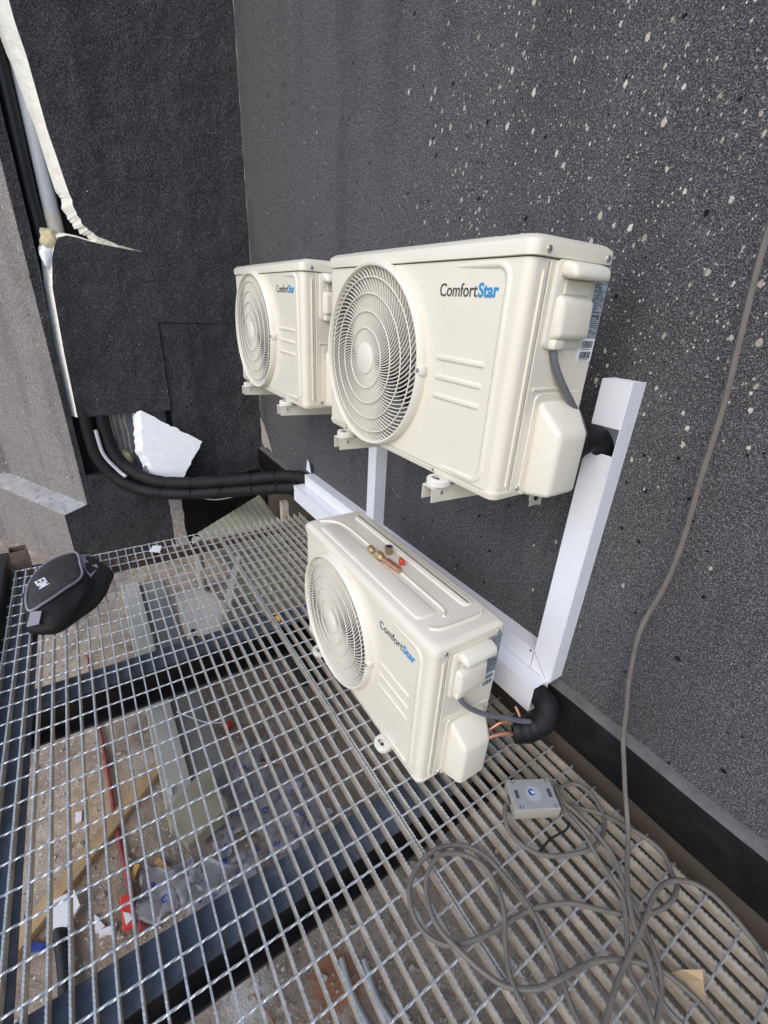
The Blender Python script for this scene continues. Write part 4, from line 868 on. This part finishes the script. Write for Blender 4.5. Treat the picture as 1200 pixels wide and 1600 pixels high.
bm = B(); rings_solid(bm, rings); obj('bag_body', bm, 'bag', bg_, True, 75)
cen = sum(T, Vector())/len(T); bm = B()
rings = []
for k, h in ((1.0, 0.0), (0.97, 0.010), (0.8, 0.022), (0.55, 0.030), (0.25, 0.034)): rings.append([bm.verts.new(cen+(p-cen)*k+Vector((0, 0, h*0.75+noise.noise(p*k*11)*0.009*(1-k*0.8)))) for p in T])
n = len(T)
for a, b in zip(rings, rings[1:]):
    for k in range(n): bm.faces.new((a[k], a[(k+1) % n], b[(k+1) % n], b[k]))
bm.faces.new(rings[-1]); bm.normal_update(); pocket_tree = BVHTree.FromBMesh(bm); obj('front_pocket', bm, 'bag_panel', bg_, True, 70)
bm = B(); tube(bm, [p+Vector((0, 0, 0.007)) for p in T], 0.0052, 8, True); obj('piping', bm, 'bag_grey', bg_)
bm = B(); a = [Vector(p) for p in ((-1.405, -1.226, .136), (-1.53, -1.243, .13), (-1.57, -1.195, .095), (-1.40, -1.165, .105), (-1.30, -1.196, .118))]
f = [bm.verts.new(p+Vector((0.0, 0.004, 0.010))) for p in a]; bm.faces.new(f); o = obj('grey_gusset', bm, 'bag_grey', bg_, False); o.modifiers.new('s', 'SOLIDIFY').thickness = 0.004
bm = B(); a = [Vector(p) for p in ((-1.15, -1.402, .118), (-1.125, -1.365, .122), (-1.115, -1.385, .072), (-1.14, -1.428, .058))]
f = [bm.verts.new(p+Vector((0.008, -0.003, 0.006))) for p in a]; bm.faces.new(f); o = obj('grey_gusset', bm, 'bag_grey', bg_, False); o.modifiers.new('s', 'SOLIDIFY').thickness = 0.004
mt = Matrix.Translation((-1.325, -1.392, 0.5)) @ Matrix.Rotation(R(16), 4, 'Z')
o, w = text_obj('lettering', 'EIM', 0.052, 'letter', bg_, mt, 0.0012, 0.95)
for v in o.data.vertices:
    hit = pocket_tree.ray_cast(Vector((v.co.x, v.co.y, 0.6)), Vector((0, 0, -1)))[0]
    v.co.z = (hit.z if hit else 0.16)+(0.0030 if v.co.z > 0.5 else 0.0010)

# ------------------------------------------------------------------ scraps on the grating
def sheet_poly(name, pts, mat, label, cat, th=0.0015, group=None, bend=None):
    bm = B(); va = [bm.verts.new(p) for p in pts]; fcs = bm.faces.new(va); tri(bm, faces=[fcs])
    o = obj(name, bm, mat, None, False); m = o.modifiers.new('s', 'SOLIDIFY'); m.thickness = th; tag(o, label, cat, group); return o
sheet_poly('cardboard_scrap', [(0.787, -0.235, 0.003), (0.800, -0.203, 0.006), (0.825, -0.165, 0.009), (0.835, -0.180, 0.004), (0.862, -0.225, 0.003), (0.815, -0.218, 0.010)], 'paper', 'larger torn tan cardboard scrap on the grating near the wall side', 'cardboard')
sheet_poly('cardboard_scrap', [(0.640, -0.292, 0.003), (0.648, -0.27, 0.006), (0.672, -0.255, 0.005), (0.690, -0.272, 0.003), (0.668, -0.292, 0.004)], 'paper', 'small torn tan cardboard scrap among the cable strands', 'cardboard').location = (0.035, 0.06, 0.0)
sheet_poly('paper_scrap', [(-1.72, -0.90, 0.004), (-1.69, -0.86, 0.006), (-1.62, -0.88, 0.004), (-1.65, -0.93, 0.008)], 'white_scrap', 'crumpled clear white scrap on the far edge of the grating', 'scrap')

# ------------------------------------------------------------------ things lying below the grating
ch = thing('cable_tray', 'pale long metal tray lying on the slab below the grating', 'tray', (0, 0, 0))
bm = B(); box(bm, -2.30, -0.47, -1.105, -0.995, ZF, ZF+0.055, 0.004, 1); obj('raised_side', bm, 'cement', ch)
bm = B(); box(bm, -2.30, -0.52, -0.9945, -0.86, ZF, ZF+0.030, 0.004, 1); obj('tray_floor', bm, 'cement_grey', ch)
bm = B(); hull8(bm, [(-0.50, -1.11, ZF+0.002), (-0.33, -1.06, ZF+0.002), (-0.37, -0.90, ZF+0.002), (-0.58, -0.93, ZF+0.002)], [(-0.50, -1.11, ZF+0.045), (-0.33, -1.06, ZF+0.045), (-0.37, -0.90, ZF+0.09), (-0.58, -0.93, ZF+0.09)], 0.003, 1); o = obj('plywood_block', bm, 'ply', None, False); o.location.z = 0.057; tag(o, 'weathered square plywood piece at the near end of the pale tray', 'wood')
def plank(p0, p1, w, h, mat, label, nm='wood_plank', cat='wood'):
    p0, p1 = Vector(p0), Vector(p1); d = (p1-p0); L = d.length; bm = B(); box(bm, 0, L, -w/2, w/2, 0, h, 0.002, 1)
    o = obj(nm, bm, mat, None, True, 30, p0); o.rotation_euler = (0, -math.asin(d.z/L), math.atan2(d.y, d.x)); tag(o, label, cat); return o
plank((-0.28, -1.66, ZF+0.001), (-0.80, -1.02-0.05, ZF+0.001), 0.055, 0.035, 'wood', 'long pine batten lying diagonally on the slab below the grating')
plank((-0.36, -1.26, ZF+0.001), (-0.42, -1.225, ZF+0.001), 0.02, 0.012, 'wood_orange', 'orange wood offcut beside the red tool below the grating', 'wood_offcut')
plank((-0.335, -1.135, ZF+0.001), (-0.40, -1.165, ZF+0.001), 0.02, 0.012, 'wood_orange', 'orange wood offcut touching the plastic film below the grating', 'wood_offcut')
plank((-0.03, -1.44, ZF+0.001), (0.11, -1.36, ZF+0.001), 0.06, 0.03, 'yellow_scrap', 'yellowish foam strip at the lower left below the grating', 'foam_strip', 'foam')
plank((0.0, -1.52, ZF+0.001), (0.12, -1.44, ZF+0.001), 0.05, 0.03, 'yellow_scrap', 'second yellowish foam strip nearer the outer rail below the grating', 'foam_strip', 'foam')
rt = thing('red_tube', 'long thin red tube with a red and white tag below the grating', 'tube', (0, 0, 0))
bm = B(); tube(bm, catmull([(-1.70, -1.33, ZF+0.012), (-1.1, -1.30, ZF+0.012), (-0.8, -1.285, ZF+0.012), (-0.5, -1.27, ZF+0.015), (-0.2, -1.235, ZF+0.02)], 6), lambda t: 0.005+0.006*t, 8); obj('tube', bm, 'red', rt)
bm = B(); box(bm, -0.32, -0.22, -1.285, -1.25, ZF+0.02, ZF+0.045, 0.003, 1); lb = obj('tag', bm, 'redbright', rt)
bm = B(); prism(bm, [(-0.27, -1.28), (-0.225, -1.275), (-0.235, -1.255), (-0.255, -1.262)], lambda p: (p[0], p[1], ZF+0.0455), lambda p: (p[0], p[1], ZF+0.047)); obj('white_print', bm, 'white_scrap', lb, False)
# plastic film
def film(name, cx, cy, lx, ly, rot, seed, label, h=0.06):
    bm = B(); nx, ny = 34, 20; V = []
    for i in range(nx+1):
        row = []
        for j in range(ny+1):
            u, v = i/nx-0.5, j/ny-0.5; p = Vector((u*lx, v*ly, 0)); q = Vector((u*5+seed, v*4, seed))
            z = abs(noise.noise(q))*h+abs(noise.noise(q*2.6))*h*0.5+noise.noise(q*6)*h*0.15
            p += Vector((noise.noise(q*1.3+Vector((3, 0, 0)))*0.06, noise.noise(q*1.3+Vector((0, 5, 0)))*0.06, 0)); row.append(bm.verts.new((p.x, p.y, z+0.006)))
        V.append(row)
    for i in range(nx):
        for j in range(ny): bm.faces.new((V[i][j], V[i+1][j], V[i+1][j+1], V[i][j+1]))
    o = obj(name, bm, 'film', None, True, 180, (cx, cy, ZF)); o.rotation_euler = (0, 0, R(rot)); tag(o, label, 'plastic film', 'crumpled plastic films below the grating'); return o
film('plastic_film', -0.24, -1.05, 0.40, 0.15, 68, 1.3, 'crumpled clear film with blue printed rings beside the plywood piece')
film('plastic_film', -0.50, -0.82, 0.46, 0.16, 140, 4.1, 'crumpled clear film with blue prints stretching back from the plywood piece')
film('plastic_film', -0.33, -0.70, 0.34, 0.26, 20, 7.7, 'grey dusty plastic sheet next to the steel beam below the grating', 0.04)
bm = B(); tube(bm, catmull([(-0.335, -1.455, ZF+0.03), (-0.20, -1.44, ZF+0.03), (-0.06, -1.44, ZF+0.03)], 6), 0.021, 12); tag(obj('hose_end', bm, 'black_hose'), 'short black hose lying below the grating at lower left', 'hose')
bm = B(); prism(bm, [(0, 0), (0.08, -0.01), (0.10, 0.04), (0.06, 0.075), (0.0, 0.06)], lambda p: (-0.42+p[0], -1.47+p[1], ZF+0.04), lambda p: (-0.42+p[0], -1.47+p[1], ZF+0.052)); tag(obj('flattened_cup', bm, 'white_scrap', None, False), 'white flattened cup at the end of the short black hose', 'cup')
bm = B(); disc(bm, [(0.018, 0), (0.02, 0.03), (0.015, 0.034)], 'z', 16); o = obj('bottle_cap', bm, 'redbright', None, True, 40, (-0.885+0.05, -0.77, ZF)); o.rotation_euler = (R(80), 0, 0.4); o.location.z += 0.02; tag(o, 'small red plastic cap lying on the slab behind the near beam', 'cap')
bm = B(); tube(bm, catmull([(-1.0, -0.98, ZF+0.06), (-0.9, -0.88, ZF+0.034), (-0.86, -0.80, ZF+0.02)], 5), 0.003, 6); tag(obj('thin_string', bm, 'white_scrap'), 'thin pale string leading to the small red cap', 'string')
scr = [(-0.72, -1.40, 0.05, 'white_scrap', 'white paper shred'), (-0.33, -1.52, 0.05, 'blue', 'blue plastic scrap'), (-0.12, -1.07, 0.03, 'white_scrap', 'white chip'), (-0.45, -1.44, 0.03, 'redbright', 'red scrap'), (-0.30, -1.36, 0.06, 'white_scrap', 'white strip'), (-0.26, -1.33, 0.05, 'white_scrap', 'bent white strip'), (0.02, -1.60, 0.06, 'white_scrap', 'white foam cup'), (-0.60, -1.08, 0.04, 'eps', 'cream foam crumb'), (-0.40, -0.62, 0.06, 'white_scrap', 'white strip beside dusty sheet')]
for i, (x, y, s, mt_, lb_) in enumerate(scr):
    bm = B(); prism(bm, jag([(-s/2, -s/5), (s/2, -s/6), (s/2.2, s/5), (-s/2.5, s/4)], s/3, s*0.07, i+40), lambda p: (p[0], p[1], 0.002), lambda p: (p[0], p[1], 0.008+0.004*(i % 3)))
    o = obj('litter_scrap', bm, mt_, None, False, loc=(x, y, ZF+(0.057 if -1.11 < y < -0.99 and x < -0.47 else 0))); o.rotation_euler = (0, 0, i*0.9)
    where = ['left of the pale tray', 'by the pine batten end', 'near the steel beam', 'above the pine batten', 'right of the black hose', 'between the hose and the red tube', 'at the lower left corner', 'on the pale tray', 'by the steel beam'][i]
    tag(o, f'{lb_} on the slab below the grating, {where}', 'litter', 'litter below the grating')
bm = B(); tube(bm, [(0.13, -0.98, ZF+0.006), (0.20, -0.955, ZF+0.007), (0.22, -0.95, ZF+0.005)], 0.003, 6); tag(obj('copper_wire', bm, 'copper'), 'short copper wire on the slab in front of the near beam', 'wire')
bm = B(); tube(bm, [(-0.56, -0.75, ZF+0.05), (-0.50, -0.64, ZF+0.05)], 0.0025, 6); tag(obj('copper_wire', bm, 'copper'), 'thin copper wire lying across the plastic film', 'wire')
for i, (x, y) in enumerate(((0.20, -0.72), (0.24, -0.66))):
    bm = B(); tube(bm, catmull([(x, y, ZF+0.01), (x+0.12, y-0.01, ZF+0.012), (x+0.3, y+0.02*(i+1), ZF+0.01)], 6), 0.009, 8); tag(obj('grey_hose', bm, 'pvc'), ['pale hose on the slab nearest the rust stain', 'pale hose on the slab next to the gravel'][i], 'hose', 'pale hoses on the slab')
# white sheet, ribbed olive sheet, far bits
bm = B(); V = []
q = [(-1.72, -0.83), (-1.19, -0.845), (-1.13, -0.68), (-1.42, -0.60), (-1.66, -0.46)]
for i in range(11):
    s_ = i/10; a = Vector((-1.45, -0.852, 0)).lerp(Vector((-0.985, -0.866, 0)), s_); b = Vector((-1.26, -0.655, 0)).lerp(Vector((-0.95, -0.715, 0)), s_); row = []
    a += Vector((0, -0.02*math.sin(s_*3.0), 0)); b += Vector((0.03*math.sin(s_*4), 0.02*math.sin(s_*7), 0))
    for j in range(9):
        t_ = j/8; p = a.lerp(b, t_); row.append(bm.verts.new((p.x, p.y, -0.165+0.055*math.sin(t_*math.pi)*(1-0.4*s_)+0.018*math.sin(s_*5)+0.010*noise.noise(p*9))))
    V.append(row)
for i in range(10):
    for j in range(8): bm.faces.new((V[i][j], V[i+1][j], V[i+1][j+1], V[i][j+1]))
ws = obj('bent_sheet', bm, 'white_sheet', None, True, 60); ws.modifiers.new('s', 'SOLIDIFY').thickness = 0.004; tag(ws, 'bent white painted sheet with a thin strap below the far grating', 'metal sheet')
bm = B(); hull8(bm, [(-1.20, -0.668, -0.160), (-1.17, -0.640, -0.160), (-1.60, -0.455, -0.125), (-1.615, -0.478, -0.125)], [(-1.20, -0.668, -0.156), (-1.17, -0.640, -0.156), (-1.60, -0.455, -0.121), (-1.615, -0.478, -0.121)]); obj('strap', bm, 'white_sheet', ws, False)
for i in range(2):
    bm = B(); disc(bm, [(0.013, 0), (0.013, 0.003)], 'z', 14, (-1.06+0.055*i, -0.845, -0.146)); obj('hole', bm, 'inner', ws)
bm = B(); rows = []; nrib = 60
A_, B_, C_, D_ = Vector((-1.98, -0.62, -0.11)), Vector((-2.40, -0.06, -0.10)), Vector((-1.05, -0.03, -0.38)), Vector((-1.10, -0.42, -0.38))
for i in range(nrib+1):
    s = i/nrib; a = A_.lerp(B_, s); b = D_.lerp(C_, s); h = 0.0035 if (i % 5) in (2,) else 0.0
    rows.append([bm.verts.new(a+Vector((0, 0, h))), bm.verts.new(a.lerp(b, 0.5)+Vector((0, 0, h+0.01))), bm.verts.new(b+Vector((0, 0, h)))])
for a, b in zip(rows, rows[1:]):
    for j in range(2): bm.faces.new((a[j], a[j+1], b[j+1], b[j]))
o = obj('ribbed_sheet', bm, 'olive', None, True, 50); o.modifiers.new('s', 'SOLIDIFY').thickness = 0.003; tag(o, 'olive cream ribbed metal sheet poking out beyond the far end of the grating', 'metal sheet')
bm = B(); box(bm, -0.075, 0.075, -0.05, 0.05, 0, 0.07, 0.006, 2); o = obj('blue_box', bm, 'blue', None, True, 40, (-1.15, -0.20, ZF+0.2)); o.rotation_euler = (0, 0, 0.6); tag(o, 'blue box under the grating left of the grounded unit', 'box')
bm = B(); box(bm, -0.08, 0.08, -0.03, 0.03, 0, 0.05, 0.006, 2); o = obj('brick_piece', bm, simple('terracotta', (0.36, 0.11, 0.05), 0.85, var=0.2, scale=20), None, True, 40, (-1.02, -0.23, ZF+0.2)); o.rotation_euler = (0, 0, 0.6); tag(o, 'orange brick piece in front of the blue box under the grating', 'brick')
bm = B(); box(bm, -1.3, -0.88, -0.38, -0.05, ZF, ZF+0.2, 0.01, 1); tag(obj('concrete_kerb', bm, 'masonry'), 'dark concrete block under the grating carrying the blue box', 'concrete block')
blob('sponge_scrap', (-1.02, -0.50, -0.02-0.03), (0.02, 0.016, 0.012), 'wood_orange', 3); tag(bpy.data.objects['sponge_scrap'], 'small yellow sponge scrap on the far steel beam', 'scrap'); bpy.data.objects['sponge_scrap'].location = (-0.80, -0.52, -0.022)
# loose rubble: countless chips on the slab
bm = B(); rnd = random.Random(17)
for k in range(2600):
    if k < 1900: x, y = rnd.uniform(-2.3, 0.9), rnd.uniform(-1.75, 0.0)
    elif k < 2250: x, y = rnd.gauss(0.45, 0.18), rnd.gauss(-0.62, 0.08)
    else: x, y = rnd.gauss(-0.05, 0.35), rnd.gauss(-1.1, 0.25)
    s = rnd.uniform(0.002, 0.007) if rnd.random() < 0.92 else rnd.uniform(0.007, 0.018)
    m = Matrix.Translation((x, y, ZF+s*0.4)) @ Matrix.Rotation(rnd.uniform(0, 6.28), 4, Vector((rnd.uniform(-1, 1), rnd.uniform(-1, 1), 1)).normalized()) @ Matrix.Diagonal((s, s*rnd.uniform(0.5, 1), s*rnd.uniform(0.3, 0.7), 1))
    bmesh.ops.create_cube(bm, size=1.4, matrix=m)
o = obj('rubble', bm, simple('pale_rubble', (0.40, 0.36, 0.31), 0.9, var=0.4, scale=30), None, False); o['kind'] = 'stuff'; tag(o, 'small loose rubble chips scattered on the slab below the grating', 'rubble')
